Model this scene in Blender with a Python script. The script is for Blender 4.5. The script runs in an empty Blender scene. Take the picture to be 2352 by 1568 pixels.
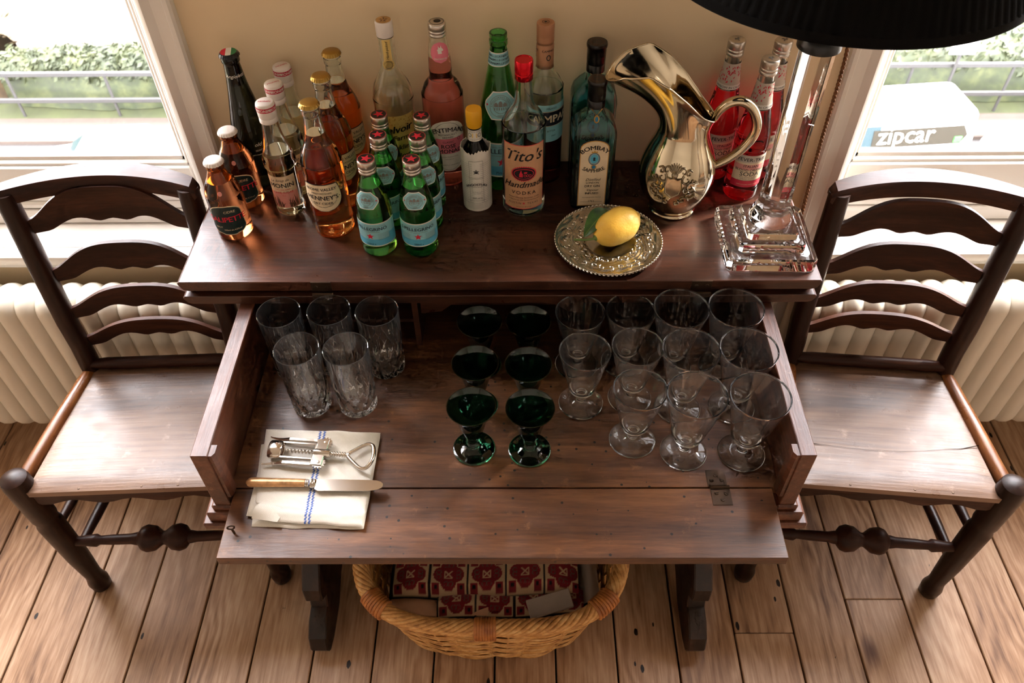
import bpy, bmesh, math, random
from math import sin, cos, pi, radians, sqrt, exp, atan2, floor
from mathutils import Vector, Matrix, noise as mnoise

SC = bpy.context.scene
COL = SC.collection

# ------------------------------------------------------------------ camera
FPX = 1847.5                                     # focal length in pixels of a 2352 x 1568 frame
def _camera():
    zz = -Vector((22, -1696, -FPX)).normalized()
    yy = Vector((11, FPX * FPX / 1696, -FPX)); yy = (yy - zz * yy.dot(zz)).normalized()
    xx = yy.cross(zz)
    rot = Matrix((xx, yy, zz))                   # camera axes expressed in the room
    cd = bpy.data.cameras.new('camera'); co = bpy.data.objects.new('camera', cd); COL.objects.link(co)
    cd.sensor_width = 36.0; cd.lens = FPX / 2352 * 36
    cd.clip_start = 0.02; cd.clip_end = 200
    cd.dof.use_dof = True; cd.dof.focus_distance = 1.33; cd.dof.aperture_fstop = 9.0
    co.matrix_world = Matrix.Translation((0, 0, 1.75)) @ rot.to_4x4()
    SC.camera = co
_camera()

# ------------------------------------------------------------------ daylight
def _world():
    w = bpy.data.worlds.new('overcast_sky'); SC.world = w; w.use_nodes = True
    bg = w.node_tree.nodes['Background']
    bg.inputs[0].default_value = (0.965, 0.95, 1.0, 1); bg.inputs[1].default_value = 30.0
_world()
def _portal(loc, rot, sx, sy):                   # guides the sky light through a window opening
    l = bpy.data.lights.new('window_portal', 'AREA'); l.shape = 'RECTANGLE'; l.size = sx; l.size_y = sy
    l.cycles.is_portal = True
    o = bpy.data.objects.new('window_portal', l); COL.objects.link(o); o.location = loc; o.rotation_euler = rot
_portal((-1.22, 1.49, 1.69), (-pi / 2, 0, 0), 1.16, 2.02)
_portal((1.22, 1.49, 1.69), (-pi / 2, 0, 0), 1.16, 2.02)
def _sun():                                      # sun behind thin cloud, low over the right-hand window
    l = bpy.data.lights.new('hazy_sun', 'SUN'); l.energy = 20.0; l.angle = radians(12); l.color = (1.0, .93, .84)
    o = bpy.data.objects.new('hazy_sun', l); COL.objects.link(o); o.location = (6, 6, 6)
    o.rotation_euler = Vector((-2.2, -1.0, -1.55)).to_track_quat('-Z', 'Y').to_euler()
_sun()
SC.view_settings.view_transform = 'Standard'; SC.view_settings.look = 'None'
SC.view_settings.gamma = 1; SC.view_settings.exposure = 0.0
SC.view_settings.use_curve_mapping = False
cy = SC.cycles
cy.max_bounces = 18; cy.transmission_bounces = 18; cy.diffuse_bounces = 3; cy.glossy_bounces = 5
cy.transparent_max_bounces = 8; cy.sample_clamp_indirect = 8.0; cy.caustics_refractive = True; cy.caustics_reflective = False
cy.blur_glossy = 0.3; cy.adaptive_threshold = 0.05; cy.adaptive_min_samples = 8

# ------------------------------------------------------------------ mesh helpers
class MB:
    def __init__(s): s.v = []; s.f = []; s.m = []; s.c = None
    def add(s, v, f, mi=0):
        n = len(s.v); s.v += [tuple(p) for p in v]
        for q in f: s.f.append([i + n for i in q]); s.m.append(mi)
        return s
    def box(s, x0, x1, y0, y1, z0, z1, bev=0, mi=0, seg=1):
        bm = bmesh.new(); bmesh.ops.create_cube(bm, size=1)
        for v in bm.verts:
            v.co = Vector((x0 + (v.co.x + .5) * (x1 - x0), y0 + (v.co.y + .5) * (y1 - y0), z0 + (v.co.z + .5) * (z1 - z0)))
        if bev: bmesh.ops.bevel(bm, geom=bm.edges[:], offset=bev, segments=seg, affect='EDGES', profile=.5)
        s.bm(bm, mi); return s
    def bm(s, bm, mi=0):
        bm.verts.index_update(); s.add([v.co for v in bm.verts], [[v.index for v in f.verts] for f in bm.faces], mi); bm.free()
    def lathe(s, prof, seg=32, mi=0, flip=False, rf=None, loc=(0, 0, 0), closed=False):
        rings = []; vs = []; fs = []; ms = []
        for i, (r, z) in enumerate(prof):
            if r < 1e-6: rings.append([len(vs)] * seg); vs.append((loc[0], loc[1], loc[2] + z))
            else:
                ring = []
                for k in range(seg):
                    a = 2 * pi * k / seg; rr = r if rf is None else rf(r, z, a)
                    ring.append(len(vs)); vs.append((loc[0] + rr * sin(a), loc[1] - rr * cos(a), loc[2] + z))
                rings.append(ring)
        n = len(rings)
        for i in range(n if closed else n - 1):
            A = rings[i]; B = rings[(i + 1) % n]
            for k in range(seg):
                k2 = (k + 1) % seg; q = [A[k], A[k2], B[k2], B[k]]
                u = []
                for t in q:
                    if t not in u: u.append(t)
                if len(u) > 2:
                    fs.append(u[::-1] if flip else u); ms.append(mi(prof[i], prof[(i + 1) % n]) if callable(mi) else mi)
        k = len(s.v); s.v += vs
        for q, m in zip(fs, ms): s.f.append([i + k for i in q]); s.m.append(m)
        return s
    def tube(s, pts, r, seg=8, mi=0, caps=True, loop=False, sq=1.0):
        pts = [Vector(p) for p in pts]; n = len(pts); R = r if callable(r) else (lambda i: r[i] if isinstance(r, (list, tuple)) else r)
        t0 = (pts[1] - pts[0]).normalized(); up = Vector((0, 0, 1)) if abs(t0.z) < .9 else Vector((1, 0, 0))
        nn = (up - t0 * up.dot(t0)).normalized(); vs = []
        for i in range(n):
            if loop: t = pts[(i + 1) % n] - pts[i - 1]
            else: t = pts[min(i + 1, n - 1)] - pts[max(i - 1, 0)]
            if t.length < 1e-9: t = t0
            t = t.normalized(); nn = nn - t * nn.dot(t)
            if nn.length < 1e-6: nn = t.orthogonal()
            nn.normalize(); b = t.cross(nn); rr = R(i)
            for k in range(seg):
                a = 2 * pi * k / seg; vs.append(pts[i] + nn * (rr * cos(a)) + b * (rr * sq * sin(a)))
        fs = []
        for i in range(n if loop else n - 1):
            j = (i + 1) % n
            for k in range(seg): k2 = (k + 1) % seg; fs.append([i * seg + k, i * seg + k2, j * seg + k2, j * seg + k])
        if caps and not loop: fs.append(list(range(seg))[::-1]); fs.append([(n - 1) * seg + k for k in range(seg)])
        return s.add(vs, fs, mi)
    def prism(s, poly, h0, h1, ax='z', mi=0, bev=0):
        # polygon (a, b) extruded along an axis:  z:(x,y)  y:(x,z)  x:(y,z)
        bm = bmesh.new()
        def co(a, b, h): return (a, b, h) if ax == 'z' else ((a, h, b) if ax == 'y' else (h, a, b))
        A = [bm.verts.new(co(a, b, h0)) for a, b in poly]; B = [bm.verts.new(co(a, b, h1)) for a, b in poly]
        n = len(poly); cap1 = bm.faces.new(A); cap2 = bm.faces.new(B)
        for i in range(n): bm.faces.new((A[i], A[(i + 1) % n], B[(i + 1) % n], B[i]))
        bmesh.ops.recalc_face_normals(bm, faces=bm.faces[:])
        if bev:
            ed = list(set(cap1.edges[:] + cap2.edges[:])); bmesh.ops.bevel(bm, geom=ed, offset=bev, segments=1, affect='EDGES')
        bmesh.ops.triangulate(bm, faces=[f for f in bm.faces if len(f.verts) > 4])
        s.bm(bm, mi); return s
    def loft(s, secs, capA=True, capB=True, mi=0, flip=False):
        n = len(secs[0]); vs = [p for q in secs for p in q]; fs = []
        for i in range(len(secs) - 1):
            for k in range(n):
                k2 = (k + 1) % n; q = [i * n + k, i * n + k2, (i + 1) * n + k2, (i + 1) * n + k]; fs.append(q[::-1] if flip else q)
        if capA: q = list(range(n)); fs.append(q if flip else q[::-1])
        if capB: q = [(len(secs) - 1) * n + k for k in range(n)]; fs.append(q[::-1] if flip else q)
        return s.add(vs, fs, mi)
    def grid(s, nx, ny, fn, mi=0, flip=False):
        vs = [fn(i / nx, j / ny) for j in range(ny + 1) for i in range(nx + 1)]; fs = []
        for j in range(ny):
            for i in range(nx):
                a = j * (nx + 1) + i; q = [a, a + 1, a + nx + 2, a + nx + 1]; fs.append(q[::-1] if flip else q)
        return s.add(vs, fs, mi)
    def xf(s, fn): s.v = [tuple(fn(Vector(p))) for p in s.v]; return s

def mesh(name, mb, mats, smooth=35, recalc=False):
    me = bpy.data.meshes.new(name); me.from_pydata(mb.v, [], mb.f)
    mats = mats if isinstance(mats, (list, tuple)) else [mats]
    for m in mats: me.materials.append(MAT[m] if isinstance(m, str) else m)
    if len(mats) > 1: me.polygons.foreach_set('material_index', mb.m)
    if recalc:
        bm = bmesh.new(); bm.from_mesh(me); bmesh.ops.recalc_face_normals(bm, faces=bm.faces[:]); bm.to_mesh(me); bm.free()
    if mb.c:
        ca = me.color_attributes.new('print', 'FLOAT_COLOR', 'POINT')
        ca.data.foreach_set('color', [x for c in mb.c for x in (c[0], c[1], c[2], 1.0)])
    me.update()
    if smooth:
        me.polygons.foreach_set('use_smooth', [True] * len(me.polygons))
        if smooth < 180: me.set_sharp_from_angle(angle=radians(smooth))
    return me
def obj(name, mb, mats, parent=None, smooth=35, loc=None, rot=None, label=None, recalc=False):
    o = bpy.data.objects.new(name, mesh(name, mb, mats, smooth, recalc) if isinstance(mb, MB) else mb); COL.objects.link(o)
    if parent: o.parent = parent
    if loc: o.location = loc
    if rot: o.rotation_euler = rot
    if label: o['label'] = label
    return o
def tag(o, label, cat, group=None):
    o['label'] = label; o['category'] = cat
    if group: o['group'] = group
    return o
def thing(name, label, cat, loc=(0, 0, 0), rz=0, group=None):
    o = bpy.data.objects.new(name, None); COL.objects.link(o); o.empty_display_size = .03
    o.location = loc; o.rotation_euler = (0, 0, rz); return tag(o, label, cat, group)
def struct(o): o['kind'] = 'structure'; return o
def copy_tree(o, parent=None):
    c = o.copy(); COL.objects.link(c); c.parent = parent
    for ch in list(o.children):
        copy_tree(ch, c)
    return c
def dup(o, label, loc, rz=0):
    c = copy_tree(o); c.location = loc; c.rotation_euler = (0, 0, rz); c['label'] = label; return c

# ------------------------------------------------------------------ materials
MAT = {}
def srgb(r, g, b):
    f = lambda c: (c / 255 / 12.92) if c / 255 <= .04045 else ((c / 255 + .055) / 1.055) ** 2.4
    return (f(r), f(g), f(b), 1)
class NT:
    def __init__(s, name):
        m = bpy.data.materials.new(name); m.use_nodes = True; s.m = m; s.t = m.node_tree; s.n = s.t.nodes
        s.p = s.n['Principled BSDF']; s.out = s.n['Material Output']; MAT[name] = m
    def new(s, typ, **k):
        nd = s.n.new(typ)
        for a, b in k.items():
            if a.startswith('i_'):
                nd.inputs[int(a[2:]) if a[2:].isdigit() else a[2:]].default_value = b
            else: setattr(nd, a, b)
        return nd
    def ln(s, a, b): s.t.links.new(a, b)
    def ramp(s, fac, *st, interp='LINEAR'):
        r = s.new('ShaderNodeValToRGB'); r.color_ramp.interpolation = interp; e = r.color_ramp.elements
        while len(e) < len(st): e.new(.5)
        for el, (p, c) in zip(e, st): el.position = p; el.color = c if len(c) == 4 else (*c, 1)
        s.ln(fac, r.inputs[0]); return r.outputs[0]
    def coords(s, scale=(1, 1, 1), rnd=0, what='Object'):
        tc = s.new('ShaderNodeTexCoord'); mp = s.new('ShaderNodeMapping'); mp.inputs['Scale'].default_value = scale
        s.ln(tc.outputs[what], mp.inputs[0])
        if rnd:
            oi = s.new('ShaderNodeObjectInfo'); mu = s.new('ShaderNodeMath', operation='MULTIPLY'); mu.inputs[1].default_value = rnd
            s.ln(oi.outputs['Random'], mu.inputs[0]); cb = s.new('ShaderNodeCombineXYZ')
            for i in range(3): s.ln(mu.outputs[0], cb.inputs[i])
            s.ln(cb.outputs[0], mp.inputs[1])
        return mp.outputs[0]
    def noise(s, vec, scale, detail=4, rough=.55, dist=0):
        n = s.new('ShaderNodeTexNoise'); n.inputs['Scale'].default_value = scale; n.inputs['Detail'].default_value = detail
        n.inputs['Roughness'].default_value = rough; n.inputs['Distortion'].default_value = dist
        if vec is not None: s.ln(vec, n.inputs['Vector'])
        return n.outputs['Fac']
    def mix(s, fac, a, b, mode='MIX'):
        m = s.new('ShaderNodeMix', data_type='RGBA', blend_type=mode)
        for v, i in ((fac, 0), (a, 6), (b, 7)):
            if isinstance(v, (int, float)): m.inputs[i].default_value = v
            elif isinstance(v, (tuple, list)): m.inputs[i].default_value = v
            else: s.ln(v, m.inputs[i])
        return m.outputs[2]
    def math(s, op, a, b=None):
        m = s.new('ShaderNodeMath', operation=op)
        for v, i in ((a, 0), (b, 1)):
            if v is None: continue
            if isinstance(v, (int, float)): m.inputs[i].default_value = v
            else: s.ln(v, m.inputs[i])
        return m.outputs[0]
    def bump(s, h, strength=.2, dist=.002):
        b = s.new('ShaderNodeBump'); b.inputs['Strength'].default_value = strength; b.inputs['Distance'].default_value = dist
        s.ln(h, b.inputs['Height']); s.ln(b.outputs[0], s.p.inputs['Normal'])
    def set(s, **k):
        al = dict(col='Base Color', rough='Roughness', metal='Metallic', ior='IOR', trans='Transmission Weight', spec='Specular IOR Level',
                  coat='Coat Weight', coatr='Coat Roughness', sheen='Sheen Weight', sss='Subsurface Weight', aniso='Anisotropic')
        for a, b in k.items():
            inp = s.p.inputs[al[a]]
            if hasattr(b, 'is_linked') or hasattr(b, 'links'): s.ln(b, inp)
            else: inp.default_value = b
        return s

def simple(name, col, rough=.5, metal=0, var=.12, scale=30, bump=0, bscale=200, **k):
    n = NT(name); co = n.coords(); f = n.noise(co, scale, 3)
    d = tuple(c * (1 - var) for c in col[:3]) + (1,); l = tuple(min(1, c * (1 + var)) for c in col[:3]) + (1,)
    n.set(col=n.ramp(f, (.3, d), (.7, l)), rough=rough, metal=metal, **k)
    if bump: n.bump(n.noise(co, bscale, 3), bump, .001)
    return n
def glass(name, col, ior=1.45, rough=0.0):
    n = NT(name); f = n.noise(n.coords(), 12, 2)
    n.set(col=n.mix(n.math('MULTIPLY', f, .06), col, (1, 1, 1, 1)), rough=rough, trans=1.0, ior=ior); return n
def wood(name, dark, mid, light, axis='x', rough=(.3, .5), grain=60, stretch=14, bump=.15, rnd=0, wear=None, coat=0, holes=0, spec=.5, scratch=None):
    n = NT(name); sc = [1, 1, 1]; i = 'xyz'.index(axis); sc[i] = 1 / stretch
    co = n.coords(tuple(sc), rnd); co2 = n.coords((1, 1, 1), rnd)
    big = n.noise(co, grain * .22, 4, .6, 1.2); fine = n.noise(co, grain * 3, 5, .65)
    blot = n.noise(co2, 5, 3, .5)
    c = n.ramp(n.math('ADD', n.math('MULTIPLY', big, .65), n.math('MULTIPLY', fine, .35)), (.32, dark), (.5, mid), (.68, light))
    c = n.mix(n.ramp(blot, (.35, (0, 0, 0, 1)), (.7, (.45, .45, .45, 1))), c, n.mix(.5, c, dark))
    if wear:
        wv = n.noise(n.coords((2, 2, 2), rnd), 14, 8, .7)
        c = n.mix(n.ramp(wv, (.60, (0, 0, 0, 1)), (.75, (.6, .6, .6, 1))), c, wear)
    h = fine
    if scratch:                                   # old tool marks near one corner: (x limit, y limit)
        sx = n.new('ShaderNodeSeparateXYZ'); n.ln(n.coords(), sx.inputs[0])
        mk = n.math('MULTIPLY', n.ramp(n.math('SUBTRACT', scratch[0] + .06, sx.outputs[0]), (0, (0, 0, 0, 1)), (.06, (1, 1, 1, 1))), n.math('LESS_THAN', sx.outputs[1], scratch[1]))
        a = n.math('GREATER_THAN', n.noise(n.coords((1, .10, 1)), 330, 3, .6), .57); b = n.math('GREATER_THAN', n.noise(n.coords((.12, 1, 1)), 330, 3, .6), .62)
        sm = n.math('MULTIPLY', mk, n.math('MAXIMUM', a, n.math('MULTIPLY', b, .6))); c = n.mix(n.math('MULTIPLY', sm, .8), c, dark); h = n.math('SUBTRACT', fine, n.math('MULTIPLY', sm, 2.0))
    if holes:
        vo = n.new('ShaderNodeTexVoronoi'); vo.inputs['Scale'].default_value = holes; n.ln(co2, vo.inputs['Vector'])
        gate = n.noise(co2, 9, 2); hm = n.math('MULTIPLY', n.math('LESS_THAN', vo.outputs['Distance'], .115), n.math('GREATER_THAN', gate, .45))
        c = n.mix(hm, c, (.006, .004, .003, 1)); h = n.math('SUBTRACT', fine, hm)
    rr = n.new('ShaderNodeMapRange'); n.ln(n.noise(co2, 22, 5, .65), rr.inputs[0]); rr.inputs[1].default_value = .3; rr.inputs[2].default_value = .7
    rr.inputs[3].default_value = rough[0]; rr.inputs[4].default_value = rough[1]
    n.set(col=c, rough=rr.outputs[0], coat=coat, coatr=.25, spec=spec); n.bump(h, bump, .0015); return n

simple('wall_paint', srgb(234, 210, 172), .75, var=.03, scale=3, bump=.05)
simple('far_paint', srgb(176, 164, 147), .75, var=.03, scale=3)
simple('white_gloss', srgb(236, 231, 224), .32, var=.02, scale=8)
simple('ceiling_paint', srgb(235, 230, 222), .8, var=.02)
simple('radiator_enamel', srgb(228, 220, 204), .38, var=.03, scale=10)
simple('brass', srgb(205, 160, 70), .3, 1.0, var=.2)
wood('desk_wood', srgb(32, 17, 11), srgb(70, 38, 25), srgb(104, 60, 40), 'x', (.26, .42), 55, 12, .22, wear=srgb(110, 72, 50), holes=0)
wood('lid_wood', srgb(32, 17, 11), srgb(70, 38, 25), srgb(104, 60, 40), 'x', (.26, .42), 55, 12, .22, wear=srgb(110, 72, 50), scratch=(-.485, .10))
wood('flap_wood', srgb(42, 23, 13), srgb(92, 56, 33), srgb(136, 90, 56), 'x', (.28, .48), 55, 10, .25, wear=srgb(150, 104, 66), holes=52)
wood('side_wood', srgb(40, 20, 13), srgb(90, 50, 33), srgb(130, 80, 56), 'y', (.28, .45), 55, 12, .25, wear=srgb(170, 125, 100))
wood('trestle_wood', srgb(16, 8, 5), srgb(36, 19, 11), srgb(60, 34, 20), 'z', (.35, .55), 50, 10, .2)
wood('chair_wood', srgb(24, 11, 7), srgb(54, 27, 17), srgb(86, 48, 30), 'x', (.34, .5), 50, 10, .15, spec=.2)
wood('chair_wood_up', srgb(17, 8, 5), srgb(40, 20, 13), srgb(66, 37, 23), 'z', (.30, .46), 50, 10, .15, spec=.3)
wood('rail_wood', srgb(60, 30, 14), srgb(120, 70, 34), srgb(176, 118, 62), 'y', (.22, .4), 50, 10, .15)
wood('seat_wood', srgb(70, 48, 36), srgb(128, 98, 78), srgb(160, 130, 108), 'x', (.26, .40), 42, 16, .35, wear=srgb(196, 166, 146))
def plank_mat():
    n = NT('plank_wood'); co = n.coords((1, 1 / 22, 1), 37.0); co2 = n.coords((1, 1, 1), 37.0)
    wob = n.noise(n.coords((1, .35, 1), 37.0), 7, 3, .5)                      # slow drift of the growth rings
    sp = n.new('ShaderNodeSeparateXYZ'); n.ln(n.coords((1, 1, 1), 37.0), sp.inputs[0])
    ph = n.math('ADD', n.math('MULTIPLY', sp.outputs[0], 230), n.math('MULTIPLY', wob, 46))
    ring = n.math('MULTIPLY', n.math('ADD', n.math('SINE', ph), 1), .5)
    ring = n.math('MULTIPLY', ring, n.ramp(n.noise(n.coords((1, .25, 1), 37.0), 9, 3), (.42, (.1, .1, .1, 1)), (.68, (1, 1, 1, 1))))
    fine = n.noise(co, 200, 5, .65); blot = n.noise(n.coords((1, .4, 1), 37.0), 7, 5, .6)
    f = n.math('ADD', n.math('MULTIPLY', ring, -.17), n.math('ADD', n.math('MULTIPLY', fine, .45), n.math('MULTIPLY', blot, .55)))
    c = n.ramp(f, (.24, srgb(98, 66, 43)), (.43, srgb(166, 128, 97)), (.62, srgb(206, 173, 143)))
    oi = n.new('ShaderNodeObjectInfo'); c = n.mix(n.math('MULTIPLY', oi.outputs['Random'], .55), c, n.mix(1, c, (.80, .70, .60, 1), 'MULTIPLY'))
    vk = n.new('ShaderNodeTexVoronoi'); vk.inputs['Scale'].default_value = 3.4; n.ln(n.coords((1.3, .6, 0), 37.0), vk.inputs['Vector'])
    kd = n.math('ADD', vk.outputs['Distance'], n.math('MULTIPLY', fine, .02))
    c = n.mix(n.ramp(kd, (.03, (.9, .9, .9, 1)), (.055, (.55, .55, .55, 1)), (.10, (0, 0, 0, 1))), c, srgb(84, 46, 28))
    vd = n.new('ShaderNodeTexVoronoi'); vd.inputs['Scale'].default_value = 22; n.ln(n.coords((1, .45, 0), 37.0), vd.inputs['Vector'])
    gate = n.math('GREATER_THAN', n.noise(co2, 5, 2), .49)
    c = n.mix(n.math('MULTIPLY', n.math('LESS_THAN', n.math('ADD', vd.outputs['Distance'], n.math('MULTIPLY', fine, .12)), .15), gate), c, srgb(34, 24, 18))
    st = n.noise(co2, 2.6, 5, .62); c = n.mix(n.ramp(st, (.57, (0, 0, 0, 1)), (.74, (.6, .6, .6, 1))), c, srgb(104, 84, 68))
    n.set(col=c, rough=.48, spec=.4); n.bump(n.math('ADD', fine, n.math('MULTIPLY', ring, .4)), .2, .0012)
plank_mat()
simple('gap_dark', (.012, .008, .006, 1), .9)
simple('dark_iron', srgb(74, 56, 42), .45, .7, var=.3)
simple('silver', srgb(214, 200, 172), .10, 1.0, var=.08, scale=18)
simple('silver_tarnished', srgb(150, 138, 116), .26, 1.0, var=.35, scale=60)
simple('silver_worn', srgb(206, 200, 188), .2, 1.0, var=.2, scale=40)
simple('steel', srgb(216, 208, 198), .13, 1.0, var=.05)
simple('cap_silver', srgb(200, 192, 182), .28, .9, var=.06)
simple('cap_gold', srgb(170, 135, 65), .33, .85, var=.12)
simple('cap_red', srgb(200, 12, 30), .18, .75, var=.1)
simple('cap_black', srgb(12, 12, 13), .3, var=.2)
simple('cap_white', srgb(232, 222, 214), .45, var=.03)
simple('cap_yellow', srgb(232, 170, 30), .45, var=.05)
simple('cap_copper', srgb(176, 126, 92), .4, .25, var=.08)
simple('cork_print', srgb(190, 148, 92), .7, var=.2, scale=120)
INKS = dict(ink_black=(18, 16, 18), ink_red=(205, 24, 52), ink_cream=(228, 206, 172), ink_white=(232, 226, 216), ink_brown=(92, 58, 40), ink_green=(20, 110, 60),
            ink_gold=(196, 150, 70), ink_blue=(32, 120, 165), ink_pink=(226, 120, 138), ink_teal=(20, 44, 44), ink_paleblue=(140, 196, 204), ink_midblue=(84, 170, 200),
            ink_kraft=(204, 154, 116), ink_yellow=(222, 190, 110), ink_navy=(20, 28, 44), ink_grey=(120, 116, 112), ink_silver=(200, 186, 170), ink_crimson=(196, 32, 60), ink_rose=(222, 150, 140))
for k_, v_ in INKS.items(): simple(k_, srgb(*v_), .55, var=.05, scale=60)
glass('clear_glass', (.985, .985, .98, 1), 1.5)
def dust_and_glow(name, k):                              # whitish film: some dust, plus painted-in brightness for window glow and caustics
    n = MAT[name]; t = n.node_tree; mx = t.nodes.new('ShaderNodeMixShader'); mx.inputs[0].default_value = k
    tr = t.nodes.new('ShaderNodeBsdfTranslucent'); df = t.nodes.new('ShaderNodeBsdfDiffuse'); ad = t.nodes.new('ShaderNodeMixShader'); ad.inputs[0].default_value = .5
    tr.inputs[0].default_value = df.inputs[0].default_value = (.95, .93, .9, 1)
    t.links.new(tr.outputs[0], ad.inputs[1]); t.links.new(df.outputs[0], ad.inputs[2])
    t.links.new(t.nodes['Principled BSDF'].outputs[0], mx.inputs[1]); t.links.new(ad.outputs[0], mx.inputs[2]); t.links.new(mx.outputs[0], t.nodes['Material Output'].inputs[0])
glass('cut_glass', (.985, .985, .98, 1), 1.5)
glass('crystal', (.985, .985, .975, 1), 1.52)
dust_and_glow('clear_glass', .007); dust_and_glow('cut_glass', .009)
glass('green_goblet_glass', (.008, .15, .065, 1), 1.5)
def vprint(name, rough=.8, bump=.3, bscale=600):
    n = NT(name); a = n.new('ShaderNodeVertexColor'); a.layer_name = 'print'; co = n.coords(); f = n.noise(co, bscale, 3)
    n.set(col=n.mix(n.math('MULTIPLY', f, .35), a.outputs[0], (0, 0, 0, 1)), rough=rough, sheen=.2, spec=.2); n.bump(f, bump, .0008)
vprint('printed_cloth'); vprint('printed_metal', .3, .05)
# ------------------------------------------------------------------ lettering
_TX = {}
def text_geo(s, size, shear=0, bold=0, align='CENTER', space=1.0):
    k = (s, shear, round(bold / size, 4), align, space)
    if k not in _TX:
        cu = bpy.data.curves.new('lettering', 'FONT'); cu.body = s; cu.size = 1; cu.shear = shear; cu.offset = bold / size; cu.align_x = align
        cu.resolution_u = 2; cu.space_character = space
        ob = bpy.data.objects.new('lettering', cu); me = bpy.data.meshes.new_from_object(ob)
        bm = bmesh.new(); bm.from_mesh(me); bmesh.ops.triangulate(bm, faces=bm.faces[:])
        bm.verts.index_update(); _TX[k] = ([(v.co.x, v.co.y) for v in bm.verts], [[v.index for v in f.verts] for f in bm.faces]); bm.free()
        bpy.data.objects.remove(ob); bpy.data.curves.remove(cu); bpy.data.meshes.remove(me)
    v, f = _TX[k]; return [(x * size, y * size) for x, y in v], f
def ip(prof, z):                                  # radius of a profile at a height
    for (r0, z0), (r1, z1) in zip(prof, prof[1:]):
        if z0 <= z <= z1 and z1 > z0: return r0 + (r1 - r0) * (z - z0) / (z1 - z0)
    return prof[-1][0]
def wrapper(prof, rref=None, th=0):
    def w(s, z, off=0):
        r = ip(prof, z); a = th + s / (rref or r); rr = r + off; return (rr * sin(a), -rr * cos(a), z)
    return w
def flatwrap(y):
    return lambda s, z, off=0: (s, y - off, z)
def patch(w, zc, hh, hw, off=.0005, nx=18, nz=14, mi=0, mb=None, s0=0):
    # hw(t): half width at t in -1..1 ;  a thin sheet following the surface
    mb = mb or MB()
    mb.grid(nx, nz, lambda u, v: w(s0 + (u * 2 - 1) * hw(v * 2 - 1), zc + (v * 2 - 1) * hh, off), mi); return mb
ELL = lambda a: (lambda t: a * sqrt(max(1e-4, 1 - t * t)))
REC = lambda a: (lambda t: a)
def lay(w, mb, items, off=.0011, mi=0):
    # items: (text, size, s, z [, dict(shear, bold, arc, align, space, rot)])
    for it in items:
        tx, sz, s0, z0 = it[:4]; k = it[4] if len(it) > 4 else {}
        v, f = text_geo(tx, sz, k.get('shear', 0), 0, k.get('align', 'CENTER'), k.get('space', 1.0)); R = k.get('arc'); q = []
        b = k.get('bold', 0) * sz * .75; n0 = len(v)
        if b: v = [(x - b, y) for x, y in v] + [(x + b, y) for x, y in v] + [(x, y + b * .6) for x, y in v]; f = f + [[i + n0 for i in t_] for t_ in f] + [[i + 2 * n0 for i in t_] for t_ in f]
        for x, y in v:
            if R: a = x / R; x, y = (R + y) * sin(a), (R + y) * cos(a) - R
            if k.get('rot'): c, d = cos(k['rot']), sin(k['rot']); x, y = x * c - y * d, x * d + y * c
            q.append(w(s0 + x, z0 + y, off))
        mb.add(q, f, mi)
    return mb
def shape(w, mb, poly, s0, z0, off=.0011, mi=0, sc=1):
    bm = bmesh.new(); vs = [bm.verts.new((x * sc, y * sc, 0)) for x, y in poly]; bm.faces.new(vs); bmesh.ops.triangulate(bm, faces=bm.faces[:]); bm.verts.index_update()
    mb.add([w(s0 + v.co.x, z0 + v.co.y, off) for v in bm.verts], [[v.index for v in f.verts] for f in bm.faces], mi); bm.free(); return mb
STAR = [((1 if i % 2 == 0 else .42) * sin(i * pi / 5), (1 if i % 2 == 0 else .42) * cos(i * pi / 5)) for i in range(10)]
CIRC = [(sin(i * pi / 12), cos(i * pi / 12)) for i in range(24)]
def ring(w, mb, a, b, t, s0, z0, off=.0011, mi=0, n=36):
    q = []
    for i in range(n): c, d = sin(2 * pi * i / n), cos(2 * pi * i / n); q += [w(s0 + a * c, z0 + b * d, off), w(s0 + (a - t) * c, z0 + (b - t) * d, off)]
    mb.add(q, [[2 * i, 2 * i + 1, (2 * i + 3) % (2 * n), (2 * i + 2) % (2 * n)] for i in range(n)], mi); return mb
def strip(w, mb, s0, s1, z0, z1, off=.0011, mi=0, n=10):
    mb.grid(n, 1, lambda u, v: w(s0 + (s1 - s0) * u, z0 + (z1 - z0) * v, off), mi); return mb
def emit(parent, groups, names='lettering'):
    for mat, mb in groups.items():
        if mb.f: obj(names, mb, mat, parent, 0)
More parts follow.
